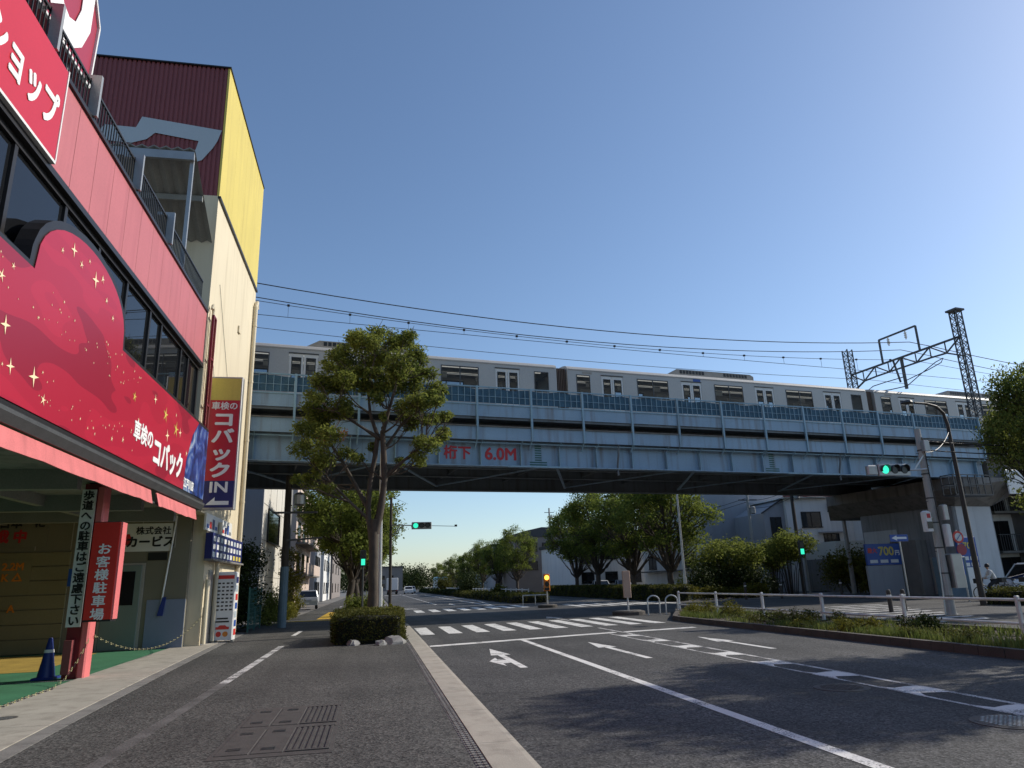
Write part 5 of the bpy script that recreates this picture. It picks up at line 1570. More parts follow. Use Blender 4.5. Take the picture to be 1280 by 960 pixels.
hedge('clipped_hedge', 'clipped box hedge around the foot of the pavement tree', -1.15, .88, 22.4, 26.2, .84, 15000, .034)
hedge('pavement_hedge', 'long low clipped hedge along the right pavement below the street trees', 19.9, 21.3, 47.5, 86, 1.0, 22000, .075, 'leafb')
hedge('corner_hedge', 'low hedge beside the dark lamp post at the right edge', 26.6, 31.5, 26.4, 28.6, .62, 7000, .05, 'leafb')
hedge('median_hedge', 'low hedge on the far median below the white fence', 10.7, 13.4, 56.5, 100, .62, 16000, .085, 'leafb', lump=.12)
hedge('median_hedge', 'far stretch of median hedge running toward the vanishing point', 10.9, 13.3, 104, 180, .7, 12000, .13, 'leaf3', lump=.12)


def blades(name, pts, h, m, parent=None, kind=None, rng=RNG, w=.012):
    n = len(pts)
    a = rng.uniform(0, 2 * math.pi, n); hh = h * rng.uniform(.35, 1.2, n); ln = rng.uniform(.05, .5, n)
    v = np.empty((n, 3, 3))
    dx, dy = np.cos(a), np.sin(a)
    ww = w * rng.uniform(.6, 1.6, n)
    v[:, 0] = pts + np.stack([-dy * ww, dx * ww, 0 * a], 1)
    v[:, 1] = pts + np.stack([dy * ww, -dx * ww, 0 * a], 1)
    v[:, 2] = pts + np.stack([dx * hh * ln, dy * hh * ln, hh], 1)
    me = bpy.data.meshes.new(name)
    me.vertices.add(3 * n); me.loops.add(3 * n); me.polygons.add(n)
    me.vertices.foreach_set('co', v.reshape(-1)); me.loops.foreach_set('vertex_index', np.arange(3 * n, dtype=np.int32))
    me.polygons.foreach_set('loop_start', np.arange(0, 3 * n, 3, dtype=np.int32)); me.update(calc_edges=True)
    return finish(name, me, M[m], parent, kind)


# median before the junction: kerb, soil, grass, fence
md = group_struct('median')
kp = [(11.3, -8), (11.3, 26.2), (11.45, 27.2), (11.9, 28.2), (13.2, 31.0), (14.3, 33.6), (14.75, 34.0), (15.05, 33.4), (15.05, -8)]
MB().prism([(x, y, .0) for x, y in kp], (0, 0, .10)).build('soil_bed', M['soil'], md)
ks = MB()
for a, b_ in zip(kp, kp[1:]):
    a = Vector((*a, .085)); b_ = Vector((*b_, .085)); L_ = (b_ - a).length; n = max(1, round(L_ / .6))
    for k in range(n):
        p = a.lerp(b_, (k + .012) / n); q = a.lerp(b_, (k + .988) / n)
        MB().bar(p, q, .16, .17).build('kerb_stone', M['kerb'], md)
g_ = RNG
N_ = 26000
gx = np.concatenate([g_.uniform(11.55, 14.9, N_ // 2), 11.6 + np.abs(g_.normal(0, .5, N_ // 2))]); gy = -4 + 37.5 * g_.uniform(0, 1, N_) ** .9
dens = (np.sin(gx * 2.3 + gy * .9) + np.sin(gy * 1.7) + np.sin(gy * .45 + 1)) / 3
keep = (dens * 1.5 + g_.uniform(-.6, .6, N_) > -.05) & (gx < 14.95) & ((gy < 27) | (gx > 11.6 + (gy - 27) * .46))
gp = np.stack([gx, gy, np.full(N_, .10)], 1)[keep]
o = blades('median_grass', gp, .21, 'grass', kind='stuff')
tag(o, 'tall weedy grass growing on the fenced median', 'grass')
shrub('median_plant', 'small dark shrub in the median grass near the right fence post', blobs(13.3, 16.4, .45, .35, .55, 9, .18, .3, 61, .15), 2600, .035, 'leaf3', 'plant')
shrub('median_plant', 'leafy weeds at the rounded end of the median', blobs(13.2, 27.4, .9, 2.2, .75, 18, .18, .32, 62, .15), 3600, .035, 'leafy', 'weeds')
shrub('median_plant', 'leafy weeds midway along the median behind the kerb', blobs(12.9, 21.5, .8, 2.2, .6, 16, .16, .3, 63, .15), 3200, .035, 'leafb', 'weeds')


shrub('median_plant', 'low broad leaved weeds beside the kerb, nearest the camera', blobs(12.4, 13.6, .5, 1.6, .42, 14, .12, .24, 64, .12), 3000, .03, 'leafb', 'weeds')
shrub('median_plant', 'pale seeding weeds behind the kerb opposite the right lane arrow', blobs(12.2, 18.2, .5, 1.5, .5, 14, .12, .24, 65, .12), 3000, .03, 'leafy', 'weeds')


def rail_fence(label, x, ys, rails, r=.035, postw=.09, h=.92, z0=.0):
    t = thing('guard_fence', label, 'fence', (x, (ys[0] + ys[-1]) / 2, 0))
    for y in ys:
        MB().bbox(x - postw / 2, x + postw / 2, y - postw / 2, y + postw / 2, z0, h, .015).build('post', M['white_fence'], t)
    for z in rails:
        for a, b_ in zip(ys, ys[1:]):
            MB().cyl((x, a, z), (x, b_, z), r, r, 8).build('rail', M['white_fence'], t)
    return t


rail_fence('white two rail guard fence along the grassy median before the junction', 14.3, [33.3, 29.4, 25.6, 21.85, 18.1, 14.4, 10.7, 7.0, 3.2], (.34, .86), .034, .09, .95, .08)
rail_fence('white guard fence on the median beyond the junction', 12.3, [58.5 + 2.6 * k for k in range(14)], (.55, .98), .04, .1, 1.08)
rail_fence('far white guard fence, past the pair of clipped round bushes', 12.3, [102 + 1.9 * k for k in range(22)], (.6, 1.0), .05, .14, 1.1)

# loose stones beside the hedge
for k, (x, y, sx, sz, lab) in enumerate(((-.56, 22.15, .15, .15, 'grey concrete lump left of the hedge front'), (.22, 21.8, .15, .14, 'pale concrete lump in the middle before the hedge'), (.62, 22.15, .30, .22, 'largest flat stone at the hedge corner by the gutter'))):
    s_ = MB(); g2 = np.random.default_rng(70 + k)
    s_.lathe((x, y, -.02), [(sx * 1.25, 0), (sx * 1.2, sz * .35), (sx * .75, sz * .95), (sx * .3, sz * 1.08)], 7)
    s_.v = [(p[0] + g2.normal() * .035, p[1] + g2.normal() * .035, p[2] + (g2.normal() * .015 if p[2] > .02 else 0)) for p in s_.v]
    tag(s_.build('loose_stone', M['stone']), lab, 'stone', 'stones in front of the hedge')
# wood closing the view at the end of the road
fw = np.random.default_rng(90)
far = []
for k in range(170):
    x = fw.uniform(-70, 150); y = fw.uniform(300, 340) if -6 < x < 30 else fw.uniform(215, 330)
    if -7 < x < 20 and y < 285: y = 300 + fw.uniform(0, 30)
    h = fw.uniform(5, 10)
    far.append(ball((x, y, h * .5), h * .5, 750, 1.0, fw))
tag(leaf_obj('distant_wood', np.vstack(far), .42, M['leaf3'], kind='stuff'), 'distant belt of trees beyond the end of the road', 'wood')

# ------------------------------------------------------------------ poles, signals, signs on the right and beyond
def lens(mb, c, nrm, r, d=.03):
    c = Vector(c); nrm = Vector(nrm).normalized()
    mb.cyl(c, c + nrm * d, r, r * .9, 18)


def hood(c, nrm, r, L_=.16):
    mb = MB(); c = Vector(c); nrm = Vector(nrm).normalized()
    right = nrm.cross(Vector((0, 0, 1))).normalized(); up = Vector((0, 0, 1))
    vs = []; fs = []; n = 14
    for k in range(n + 1):
        a = math.radians(-25 + 230 * k / n)
        e = right * math.cos(a) + up * math.sin(a)
        vs += [c + e * r, c + e * r + nrm * L_ * (.55 + .45 * max(0, math.sin(a))), c + e * (r + .012), c + e * (r + .012) + nrm * L_ * (.55 + .45 * max(0, math.sin(a)))]
    for k in range(n):
        b = 4 * k
        fs += [(b, b + 1, b + 5, b + 4), (b + 2, b + 6, b + 7, b + 3), (b + 1, b + 3, b + 7, b + 5)]
    return mb.add(vs, fs)


def signal3(parent, x, y, z, r=.15, pitch=.38, face=-1):
    # horizontal three lens head whose face looks along -Y
    w = pitch * 3
    MB().bbox(x - w / 2 - .06, x + w / 2 + .06, y, y + .16, z - r - .06, z + r + .06, .03).build('signal_head', M['steel'], parent)
    for k, m_ in enumerate(('g_on', 'lens_off', 'lens_off')):
        cx = x - pitch + k * pitch
        l_ = MB(); lens(l_, (cx, y, z), (0, -1, 0), r, .02); l_.build('lens', M[m_], parent)
        hood((cx, y, z), (0, -1, 0), r + .005).build('visor', M['darksteel'], parent)


# concrete pole with signal arm and cabinets (right)
PX_, PY_ = 20.3, 23.3
up = thing('signal_pole', 'leaning looking concrete pole with signal arm, cables and grey cabinets', 'pole', (PX_, PY_, 0))
MB().cyl((PX_, PY_, 0), (PX_, PY_, 6.75), .16, .11, 12).build('shaft', M['polegrey'], up)
MB().tube([(PX_, PY_ - .12, 5.2), (PX_ - .5, PY_ - .12, 5.17), (PX_ - 2.2, PY_ - .12, 5.15)], .035, 8).build('arm', M['polegalv'], up)
MB().bar((PX_, PY_ - .1, 5.75), (PX_ - .5, PY_ - .1, 5.2), .04).build('arm_stay', M['polegalv'], up)
MB().bbox(PX_ - .12, PX_ + .12, PY_ - .36, PY_ - .16, 5.85, 6.25, .02).build('junction_box', M['steel'], up)
MB().bbox(PX_ + .16, PX_ + .62, PY_ - .3, PY_ + .12, .9, 2.1, .03).build('control_cabinet', M['steel'], up)
MB().bbox(PX_ + .1, PX_ + .30, PY_ - .4, PY_ - .18, 2.35, 3.15, .03).build('meter_box', M['offwhite'], up)
MB().bbox(PX_ + .1, PX_ + .32, PY_ - .42, PY_ - .18, 3.3, 3.85, .03).build('meter_box', M['steel'], up)
MB().cyl((PX_ - .26, PY_ - .02, .0), (PX_ + .13, PY_ - .06, 6.2), .03, .03, 6).build('conduit', M['polegalv'], up)
MB().cyl((PX_ + .15, PY_ + .08, 0.0), (PX_ + .13, PY_ + .02, 5.0), .035, .035, 6).build('conduit', M['polegalv'], up)
for k in range(9):
    MB().bar((PX_ - .22 + .44 * (k % 2), PY_, 2.2 + k * .45), (PX_, PY_, 2.2 + k * .45), .025).build('step_bolt', M['darksteel'], up)
MB().cyl((PX_ + .06, PY_ - .2, 2.1), (PX_ + .02, PY_ - .14, 6.4), .022, .022, 6).build('conduit', M['wire'], up)
for zz in (.6, 1.4, 2.3, 3.2, 4.1, 5.0, 5.9):
    MB().cyl((PX_, PY_, zz), (PX_, PY_, zz + .05), .175 - .007 * zz).build('band', M['darksteel'], up)
hd = thing('traffic_signal', 'horizontal traffic signal showing green on the arm of the concrete pole', 'traffic signal', (PX_ - 1.5, PY_ - .3, 4.9))
signal3(hd, PX_ - 1.55, PY_ - .35, 5.15, .155, .40)
MB().bbox(PX_ - 2.65, PX_ - 2.22, PY_ - .33, PY_ - .15, 4.98, 5.32, .04).build('detector_box', M['steel'], hd)
sp_ = thing('pedestrian_signal', 'white pedestrian signal case hung on the concrete pole', 'signal', (PX_ - .5, PY_ - .2, 2.9))
MB().bbox(PX_ - .62, PX_ - .3, PY_ - .3, PY_ - .05, 2.9, 3.65, .06).build('case', M['offwhite'], sp_)
MB().box(PX_ - .53, PX_ - .39, PY_ - .31, PY_ - .3, 3.38, 3.54).build('red_figure_panel', M['redpaint'], sp_)
MB().box(PX_ - .57, PX_ - .35, PY_ - .31, PY_ - .3, 3.0, 3.25).build('dark_panel', M['lens_off'], sp_)
MB().bar((PX_ - .3, PY_ - .1, 3.4), (PX_ - .1, PY_ - .1, 3.4), .05).build('bracket', M['steel'], sp_)

# dark street lamp
lp = thing('street_lamp', 'tall dark brown street lamp with curved arm reaching left', 'street lamp', (25.7, 27.6, 0))
MB().tube([(25.7, 27.6, 0), (25.7, 27.6, 4), (25.7, 27.6, 7.9), (25.55, 27.55, 8.45), (25.2, 27.5, 8.75), (24.6, 27.4, 8.85), (23.9, 27.3, 8.85)], [.13, .10, .075, .07, .06, .055, .05], 10).build('post', M['poledark'], lp, smooth=True)
MB().lathe((23.45, 27.22, 8.82), [(.12, -.06), (.26, 0), (.22, .09), (.05, .13)], 12).build('lamp_head', M['darksteel'], lp)
# silver lamp by the right pavement and by the tree
for (x, y, h, lab, arm) in ((21.9, 49.6, 9.0, 'silver street lamp beside the right pavement hedge', -1.8), (.22, 28.6, 6.8, 'silver lamp column standing behind the pavement tree trunk', 0)):
    t = thing('lamp_column', lab, 'street lamp', (x, y, 0))
    MB().cyl((x, y, 0), (x, y, h), .10, .06, 10).build('post', M['polegalv'], t)
    MB().cyl((x, y, 0), (x, y, 1.6), .13, .13, 10).build('base_sleeve', M['polegalv'], t)
    if arm:
        MB().tube([(x, y, h), (x + arm * .3, y, h + .4), (x + arm, y, h + .5)], .05).build('arm', M['polegalv'], t)
        MB().bbox(x + arm - .5, x + arm, y - .1, y + .1, h + .45, h + .58, .03).build('lamp_head', M['steel'], t)

# sheathed utility pole at the left corner
t = thing('utility_pole', 'dark utility pole with blue grey sheath by the left shrubs', 'utility pole', (-3.95, 34.3, 0))
MB().cyl((-3.95, 34.3, 0), (-3.95, 34.3, 6.7), .17, .14, 12).build('shaft', M['barkdark'], t)
MB().cyl((-3.95, 34.3, 0), (-3.95, 34.3, 2.6), .19, .185, 12).build('sheath', M['polebase'], t)
MB().bar((-4.6, 34.2, 5.0), (-2.6, 34.2, 5.0), .09).build('crossarm', M['darksteel'], t)
MB().lathe((-3.45, 34.3, 5.3), [(.1, 0), (.26, .08), (.26, .5), (.12, .62)], 10).build('transformer', M['steel'], t)
MB().bar((-3.95, 34.2, 3.75), (-2.35, 34.15, 3.85), .08).build('crossarm', M['darksteel'], t)

# signals across the junction
t = thing('signal_pole', 'dark pole with signal arm on the far left corner of the junction', 'pole', (.95, 44, 0))
MB().cyl((.95, 44, 0), (.95, 44, 6.8), .10, .08, 10).build('shaft', M['poledark'], t)
MB().bar((.95, 44, 5.15), (2.3, 44, 5.1), .06).build('arm', M['polegalv'], t)
MB().bar((.95, 44, 4.5), (1.7, 44, 5.08), .05).build('arm_stay', M['polegalv'], t)
MB().bar((3.3, 44.1, 5.08), (4.9, 44.1, 5.02), .03).build('antenna_arm', M['polegalv'], t)
MB().box(4.8, 4.95, 44.05, 44.15, 5.0, 5.12).build('sensor', M['darksteel'], t)
t = thing('traffic_signal', 'horizontal traffic signal showing green beyond the viaduct, left of centre', 'traffic signal', (2.8, 43.9, 4.9))
signal3(t, 2.78, 43.85, 5.08, .15, .36)
t = thing('pedestrian_signal', 'pedestrian signal showing green figure left of the tree trunk', 'signal', (-.63, 44, 0))
MB().cyl((-.63, 44, 0), (-.63, 44, 3.4), .06, .05, 8).build('post', M['darksteel'], t)
MB().bbox(-.8, -.46, 43.75, 43.95, 2.75, 3.7, .03).build('case', M['darksteel'], t)
MB().box(-.74, -.52, 43.74, 43.749, 2.85, 3.2).build('green_figure', M['g_on'], t)
MB().box(-.74, -.52, 43.74, 43.749, 3.3, 3.62).build('dark_panel', M['lens_off'], t)

# amber warning light on its island
t = group_struct('traffic_island')
for (x, y, r) in ((10.8, 45.7, .62), (11.5, 32.6, .75)):
    MB().lathe((x, y, 0), [(r, 0), (r, .14), (r - .06, .18)], 20).build('island_kerb', M['kerb'], t)
    MB().lathe((x, y, .0), [(r - .14, 0), (r - .16, .2)], 20).build('island_top', M['sidewalk'], t)
t = thing('warning_light', 'orange box with lit amber lamp on the junction island', 'warning light', (10.8, 45.7, .18))
MB().cyl((10.8, 45.7, .15), (10.8, 45.7, 1.05), .045, .045, 8).build('post', M['polegalv'], t)
MB().bbox(10.6, 11.0, 45.6, 45.8, 1.0, 2.05, .04).build('case', M['orange'], t)
q = MB(); lens(q, (10.8, 45.6, 1.82), (0, -1, 0), .15); q.build('amber_lamp', M['a_on'], t)
q = MB(); lens(q, (10.8, 45.6, 1.42), (0, -1, 0), .15); q.build('dark_lamp', M['lens_off'], t)
MB().box(10.64, 10.96, 45.58, 45.6, 1.05, 1.2).build('stripe', M['black'], t)
t = thing('island_board', 'plain tan board on a post on the nearer island', 'sign board', (11.5, 32.6, .18))
MB().cyl((11.5, 32.6, .15), (11.5, 32.6, .8), .045, .045, 8).build('post', M['polegalv'], t)
MB().bbox(11.32, 11.68, 32.55, 32.66, .75, 1.95, .02).build('board', M['tan'], t)
for k, (x, y) in enumerate(((12.35, 31.6), (13.1, 31.35))):
    t = thing('hoop_barrier', ('steel hoop barrier nearer the tan board', 'steel hoop barrier nearer the median kerb')[k], 'barrier', (x, y, 0), group='hoop barriers at the median end')
    pts = [(x - .28, y, 0), (x - .28, y, .6)] + [(x - .28 * math.cos(a), y, .6 + .22 * math.sin(a)) for a in (.4, .8, 1.2, 1.57, 1.94, 2.34, 2.74)] + [(x + .28, y, .6), (x + .28, y, 0)]
    MB().tube(pts, .035, 8).build('hoop', M['polegalv'], t, smooth=True)
t = thing('hoop_barrier', 'low steel rail beside the island of the amber lamp', 'barrier', (9.6, 52, 0))
for x in (10.4, 11.3, 12.2):
    MB().cyl((x, 51.5, 0), (x, 51.5, .7), .035).build('post', M['polegalv'], t)
MB().cyl((10.4, 51.5, .68), (12.2, 51.5, .68), .03).build('rail', M['polegalv'], t)

# bollards
for k, (x, y, lab) in enumerate(((20.05, 26.1, 'left one of the pair of dark bollards beside the concrete pole'), (20.6, 26.0, 'right one of the pair of dark bollards beside the concrete pole'), (24.3, 45.5, 'dark bollard in front of the weeds, leftmost'), (26.6, 45.0, 'dark bollard in front of the weeds, second from left'), (30.0, 43.5, 'dark bollard at the foot of the tall wooden poles'))):
    t = thing('bollard', lab, 'bollard', (x, y, 0), group='dark bollards on the right corner')
    h = .85 if k < 2 else 1.1
    MB().lathe((x, y, 0), [(.085, 0), (.085, h - .1), (.07, h - .02), (.03, h)], 10).build('body', M['poledark'], t)
    MB().lathe((x, y, h - .25), [(.088, 0), (.088, .06)], 10).build('reflective_band', M['offwhite'], t)

# poles in front of the white house
for (x, y, h, r, m_, lab) in ((33.0, 52.5, 9.4, .17, 'poledark', 'dark pole with lamp bracket and pedestrian signal, left of the house balcony'),
                              (33.35, 52.3, 5.0, .10, 'polegrey', 'short grey pole leaning beside the dark pole'),
                              (35.0, 49.2, 8.6, .18, 'polegrey', 'utility pole right of the house window, before the rounded shrub'),
                              (33.6, 60.6, 9.0, .17, 'polegrey', 'utility pole in front of the grey block'),
                              (31.3, 128, 14.5, .2, 'polegrey', 'tall utility pole beside the brown building')):
    t = thing('utility_pole', lab, 'utility pole', (x, y, 0))
    MB().cyl((x, y, 0), (x, y, h), r, r * .7, 10).build('shaft', M[m_], t)
    MB().bar((x - .9, y, h - .8), (x + .9, y, h - .8), .1).build('crossarm', M['darksteel'], t)
    if h > 5:
        MB().lathe((x + .3, y - .2, h - 2.1), [(.12, 0), (.24, .06), (.24, .6), (.1, .7)], 10).build('transformer', M['steel'], t)
for (x, y, lab) in ((39.4, 51, 'thin dark post before the house balcony'), (41.4, 47, 'thin dark post left of the parking sign')):
    t = thing('thin_post', lab, 'post', (x, y, 0))
    MB().cyl((x, y, 0), (x, y, 6.0), .07, .06, 8).build('shaft', M['poledark'], t)
    MB().bar((x - 1.2, y, 5.9), (x + .2, y, 6.0), .05).build('arm', M['poledark'], t)
t = thing('wooden_prop', 'pair of leaning wooden props beside the rounded shrub', 'props', (37.4, 48.5, 0))
for dx in (0, .35):
    MB().cyl((38.0 + dx, 48.5, 0), (37.0 + dx * .5, 48.7, 2.6), .05).build('stake', M['bark'], t)
t = thing('pedestrian_signal', 'distant pedestrian signal showing green before the small tree', 'signal', (29.4, 46.6, 0))
MB().cyl((29.4, 46.6, 0), (29.4, 46.6, 3.9), .06, .05, 8).build('post', M['darksteel'], t)
MB().bbox(29.2, 29.6, 46.35, 46.55, 2.75, 3.75, .03).build('case', M['darksteel'], t)
MB().box(29.27, 29.53, 46.34, 46.349, 2.85, 3.22).build('green_figure', M['g_on'], t)
MB().box(29.27, 29.53, 46.34, 46.349, 3.32, 3.66).build('dark_panel', M['lens_off'], t)


def cables(label, a, b_, sag_, n, r=.02):
    t = thing('overhead_cable', label, 'cable', a)
    for k in range(n):
        o_ = Vector((0, 0, -.35 * k))
        pts = sagline(Vector(a) + o_, Vector(b_) + o_, sag_, 12)
        MB().tube(pts, r, 4).build('strand', M['wire'], t)


cables('dark cables strung between the poles in front of the white house', (33.0, 52.5, 8.4), (35.0, 49.2, 7.8), .15, 3)
cables('dark cables crossing the grey block toward the dark pole', (33.6, 60.6, 8.2), (33.0, 52.5, 8.2), .3, 3)
cables('long dark cables rising across the grey block wall', (22.5, 86, 6.5), (33.6, 60.6, 8.4), .6, 2)
cables('thick cable from the concrete pole toward the right edge tree', (20.4, 23.3, 6.3), (34, 25.0, 6.9), .3, 2, .022)
cables('cable from the concrete pole across to the dark street lamp', (20.3, 23.3, 5.9), (25.7, 27.6, 7.6), .35, 1, .015)

# parking and road signs by the pier
t = thing('parking_sign', 'blue parking board with yellow 700 price by the pier', 'sign', (31.9, 41.6, 0))
MB().bbox(31.0, 33.5, 41.9, 42.1, 0, 1.9, .02).build('base_panel', M['house_grey'], t)
MB().bbox(31.0, 33.5, 41.82, 42.0, 1.92, 3.25, .02).build('blue_panel', M['blue'], t)
text('700', .75, (32.45, 41.815, 2.75), (1, 0, 0), (0, 0, 1), M['yellow'], t, bold=.03)
text('最大', .35, (31.45, 41.815, 2.8), (1, 0, 0), (0, 0, 1), M['redface'], t, bold=.03)
text('円', .35, (33.25, 41.815, 2.65), (1, 0, 0), (0, 0, 1), M['white'], t, bold=.03)
for k in range(3):
    MB().box(31.2 + k * .75, 31.75 + k * .75, 41.81, 41.819, 2.05, 2.25).build('printed_line', M['offwhite'], t)
t = thing('parking_sign', 'tall blue parking board with yellow price behind the cyclist', 'sign', (33.8, 36.2, 0))
MB().bbox(33.0, 34.3, 36.5, 36.65, 1.6, 3.3, .02).build('blue_panel', M['blue'], t)
text('700', .5, (33.75, 36.485, 2.8), (1, 0, 0), (0, 0, 1), M['yellow'], t, bold=.03)
for k in range(4):
    MB().box(33.1 + (k % 2) * .6, 33.6 + (k % 2) * .6, 36.48, 36.49, 1.65 + .35 * (k // 2), 1.85 + .35 * (k // 2)).build('printed_line', M['offwhite'], t)
MB().box(33.1, 34.2, 36.5, 36.6, 0, 1.59).build('base_panel', M['white'], t)
t = thing('one_way_sign', 'blue direction sign with white arrow on a slim post', 'sign', (30.5, 38.0, 0))
MB().cyl((30.5, 38, 0), (30.5, 38, 3.5), .045, .04, 8).build('post', M['polegalv'], t)
MB().box(29.85, 31.05, 37.93, 37.96, 3.2, 3.6).build('plate', M['blue'], t)
MB().prism([(29.95, 37.925, 3.4), (30.3, 37.925, 3.55), (30.3, 37.925, 3.46), (30.95, 37.925, 3.46), (30.95, 37.925, 3.34), (30.3, 37.925, 3.34), (30.3, 37.925, 3.25)], (0, .004, 0)).build('arrow', M['white'], t)
t = thing('round_sign', 'round red and white prohibition sign on a post near the cyclist', 'sign', (28.3, 31.2, 0))
MB().cyl((28.3, 31.2, 0), (28.3, 31.2, 3.4), .04, .035, 8).build('post', M['polegalv'], t)
MB().cyl((28.3, 31.15, 3.05), (28.3, 31.12, 3.05), .3, .3, 20).build('disc', M['redface'], t)
MB().cyl((28.3, 31.118, 3.05), (28.3, 31.112, 3.05), .2, .2, 20).build('centre', M['offwhite'], t)
MB().bar((28.15, 31.105, 2.9), (28.45, 31.105, 3.2), .05, .01).build('slash', M['blue'], t)
t = thing('round_sign', 'lower purple round sign under the prohibition sign', 'sign', (28.35, 31.1, 2.2))
MB().cyl((28.32, 31.1, 2.45), (28.32, 31.06, 2.45), .27, .27, 20).build('disc', M['maroon_sign'], t)
t = thing('vending_cabinet', 'dark blue cabinet with white emblem against the pier', 'cabinet', (31.5, 35.6, 0))
MB().bbox(30.9, 32.6, 35.6, 36.2, 0, 2.2, .04).build('case', M['polebase'], t)
MB().box(31.0, 32.4, 35.58, 35.6, 1.2, 2.1).build('blue_panel', M['blue'], t)
MB().cyl((31.9, 35.575, 1.65), (31.9, 35.565, 1.65), .18, .18, 12).build('emblem', M['offwhite'], t)
t = thing('green_fence', 'green mesh fence post line beside the tower shrubs', 'fence', (-5.0, 34, 0))
for y in (31.6, 33.2, 34.8):
    MB().bar((-4.95, y, 0), (-4.95, y, 1.75), .06).build('post', M['greenpaint'], t)
g = MB()
for k in range(9): g.bar((-4.95, 31.6, .15 + k * .19), (-4.95, 34.8, .15 + k * .19), .012)
for k in range(22): g.bar((-4.95, 31.7 + k * .145, .1), (-4.95, 31.7 + k * .145, 1.7), .012)
g.build('mesh_panel', M['greenpaint'], t)

# ------------------------------------------------------------------ buildings
def win_front(parent, x0, x1, z0, z1, y, m='hglass', fr='frame', mull_=1, proud=.05):
    f = MB(); w = .07
    f.box(x0, x1, y - proud, y, z1 - w, z1); f.box(x0 - .05, x1 + .05, y - proud - .05, y, z0 - .06, z0 + .02)
    f.box(x0, x0 + w, y - proud, y, z0 + .02, z1 - w); f.box(x1 - w, x1, y - proud, y, z0 + .02, z1 - w)
    for k in range(1, mull_ + 1):
        c = x0 + (x1 - x0) * k / (mull_ + 1); f.box(c - .03, c + .03, y - proud, y, z0 + .02, z1 - w)
    wo = f.build('window', M[fr], parent)
    for k in range(mull_ + 1):
        a = x0 + w if k == 0 else x0 + (x1 - x0) * k / (mull_ + 1) + .03
        c = x1 - w if k == mull_ else x0 + (x1 - x0) * (k + 1) / (mull_ + 1) - .03
        MB().box(a, c, y - .02, y - .004, z0 + .02, z1 - w).build('pane', M[m], wo)
    return wo


def win_side(parent, y0, y1, z0, z1, x, sgn=1, m='hglass', fr='frame', mull_=1, proud=.05):
    def bx(mb, a, b_, c, d, p0, p1):
        x0, x1 = sorted((x + sgn * p0, x + sgn * p1)); mb.box(x0, x1, a, b_, c, d)
    f = MB(); w = .07
    bx(f, y0, y1, z1 - w, z1, 0, proud); bx(f, y0 - .05, y1 + .05, z0 - .06, z0 + .02, 0, proud + .05)
    bx(f, y0, y0 + w, z0 + .02, z1 - w, 0, proud); bx(f, y1 - w, y1, z0 + .02, z1 - w, 0, proud)
    for k in range(1, mull_ + 1):
        c = y0 + (y1 - y0) * k / (mull_ + 1); bx(f, c - .03, c + .03, z0 + .02, z1 - w, 0, proud)
    wo = f.build('window', M[fr], parent)
    for k in range(mull_ + 1):
        a = y0 + w if k == 0 else y0 + (y1 - y0) * k / (mull_ + 1) + .03
        c = y1 - w if k == mull_ else y0 + (y1 - y0) * (k + 1) / (mull_ + 1) - .03
        g = MB(); bx(g, a, c, z0 + .02, z1 - w, .004, .02); g.build('pane', M[m], wo)


# left: concrete building beyond the viaduct with sunlit road side
t = thing('concrete_building', 'grey concrete building with sunlit side and dark opening beyond the viaduct', 'building', (-10, 51, 0))
MB().box(-18, -6.75, 46.2, 57.5, 0, 12).build('wall', M['lit_panel'], t)  # paler than the front: sunlight on this side put into the colour
MB().box(-18, -6.74, 46.0, 46.19, 0, 12).build('shaded_front_wall', M['house_grey'], t)  # greyer copy: the face turned from the sun, shade in the colour
for z in (2.4, 4.6, 6.8, 9.0):
    MB().box(-6.75, -6.735, 46.2, 57.5, z, z + .03).build('panel_joint', M['conc_dark'], t)
for y in (49, 52, 55):
    MB().box(-6.75, -6.735, y, y + .03, 0, 12).build('panel_joint', M['conc_dark'], t)
win_side(t, 48.2, 53.8, 4.6, 6.7, -6.73, 1, 'hglass', 'frame', 0, .08)
MB().box(-18, -6.6, 57.52, 60.5, 0, 12).build('rear_wall', M['conc_dark'], t)
win_side(t, 58.4, 59.4, 3.4, 6.4, -6.6, 1, 'hglass', 'frame', 0)
t = thing('apartment_house', 'beige pink apartment house with balconies along the left pavement', 'building', (-10, 76, 0))
MB().box(-18, -7.0, 68, 84, 0, 11).build('wall', M['house_pink'], t)
for z in (2.9, 5.7, 8.4):
    MB().box(-7.0, -5.9, 68.2, 83.8, z - .12, z).build('balcony_floor', M['conc_dark'], t)
    MB().box(-6.0, -5.88, 68.2, 83.8, z, z + 1.0).build('balcony_front', M['house_pink'], t)
    for y in (69.5, 74.5, 79.5):
        win_side(t, y, y + 2.4, z + .1, z + 2.1, -7.0)
MB().box(-18.2, -6.8, 67.8, 84.2, 11, 11.25).build('roof', M['roofdark'], t)
for k, (y0, y1, h, x, m_, lab) in enumerate(((88, 98, 9, -6.8, 'house_grey', 'grey house past the apartment house on the left'), (101, 116, 7.5, -6.6, 'house_white', 'white low house farther along the left pavement'), (120, 150, 11, -6.5, 'house_tan', 'brown block far along the left pavement'))):
    t = thing('town_house', lab, 'building', (-10, (y0 + y1) / 2, 0), group='houses along the left pavement')
    MB().box(-16, x, y0, y1, 0, h).build('wall', M[m_], t)
    MB().box(-16.2, x + .2, y0 - .2, y1 + .2, h, h + .2).build('roof', M['roofdark'], t)
    for z in (1, 4, 7):
        if z + 1.6 < h:
            for q in range(3):
                yy = y0 + 1 + q * (y1 - y0 - 2) / 3
                win_side(t, yy, yy + 1.7, z, z + 1.4, x)
                win_front(t, x - 3.5 - q * 3, x - 1.8 - q * 3, z, z + 1.4, y0)

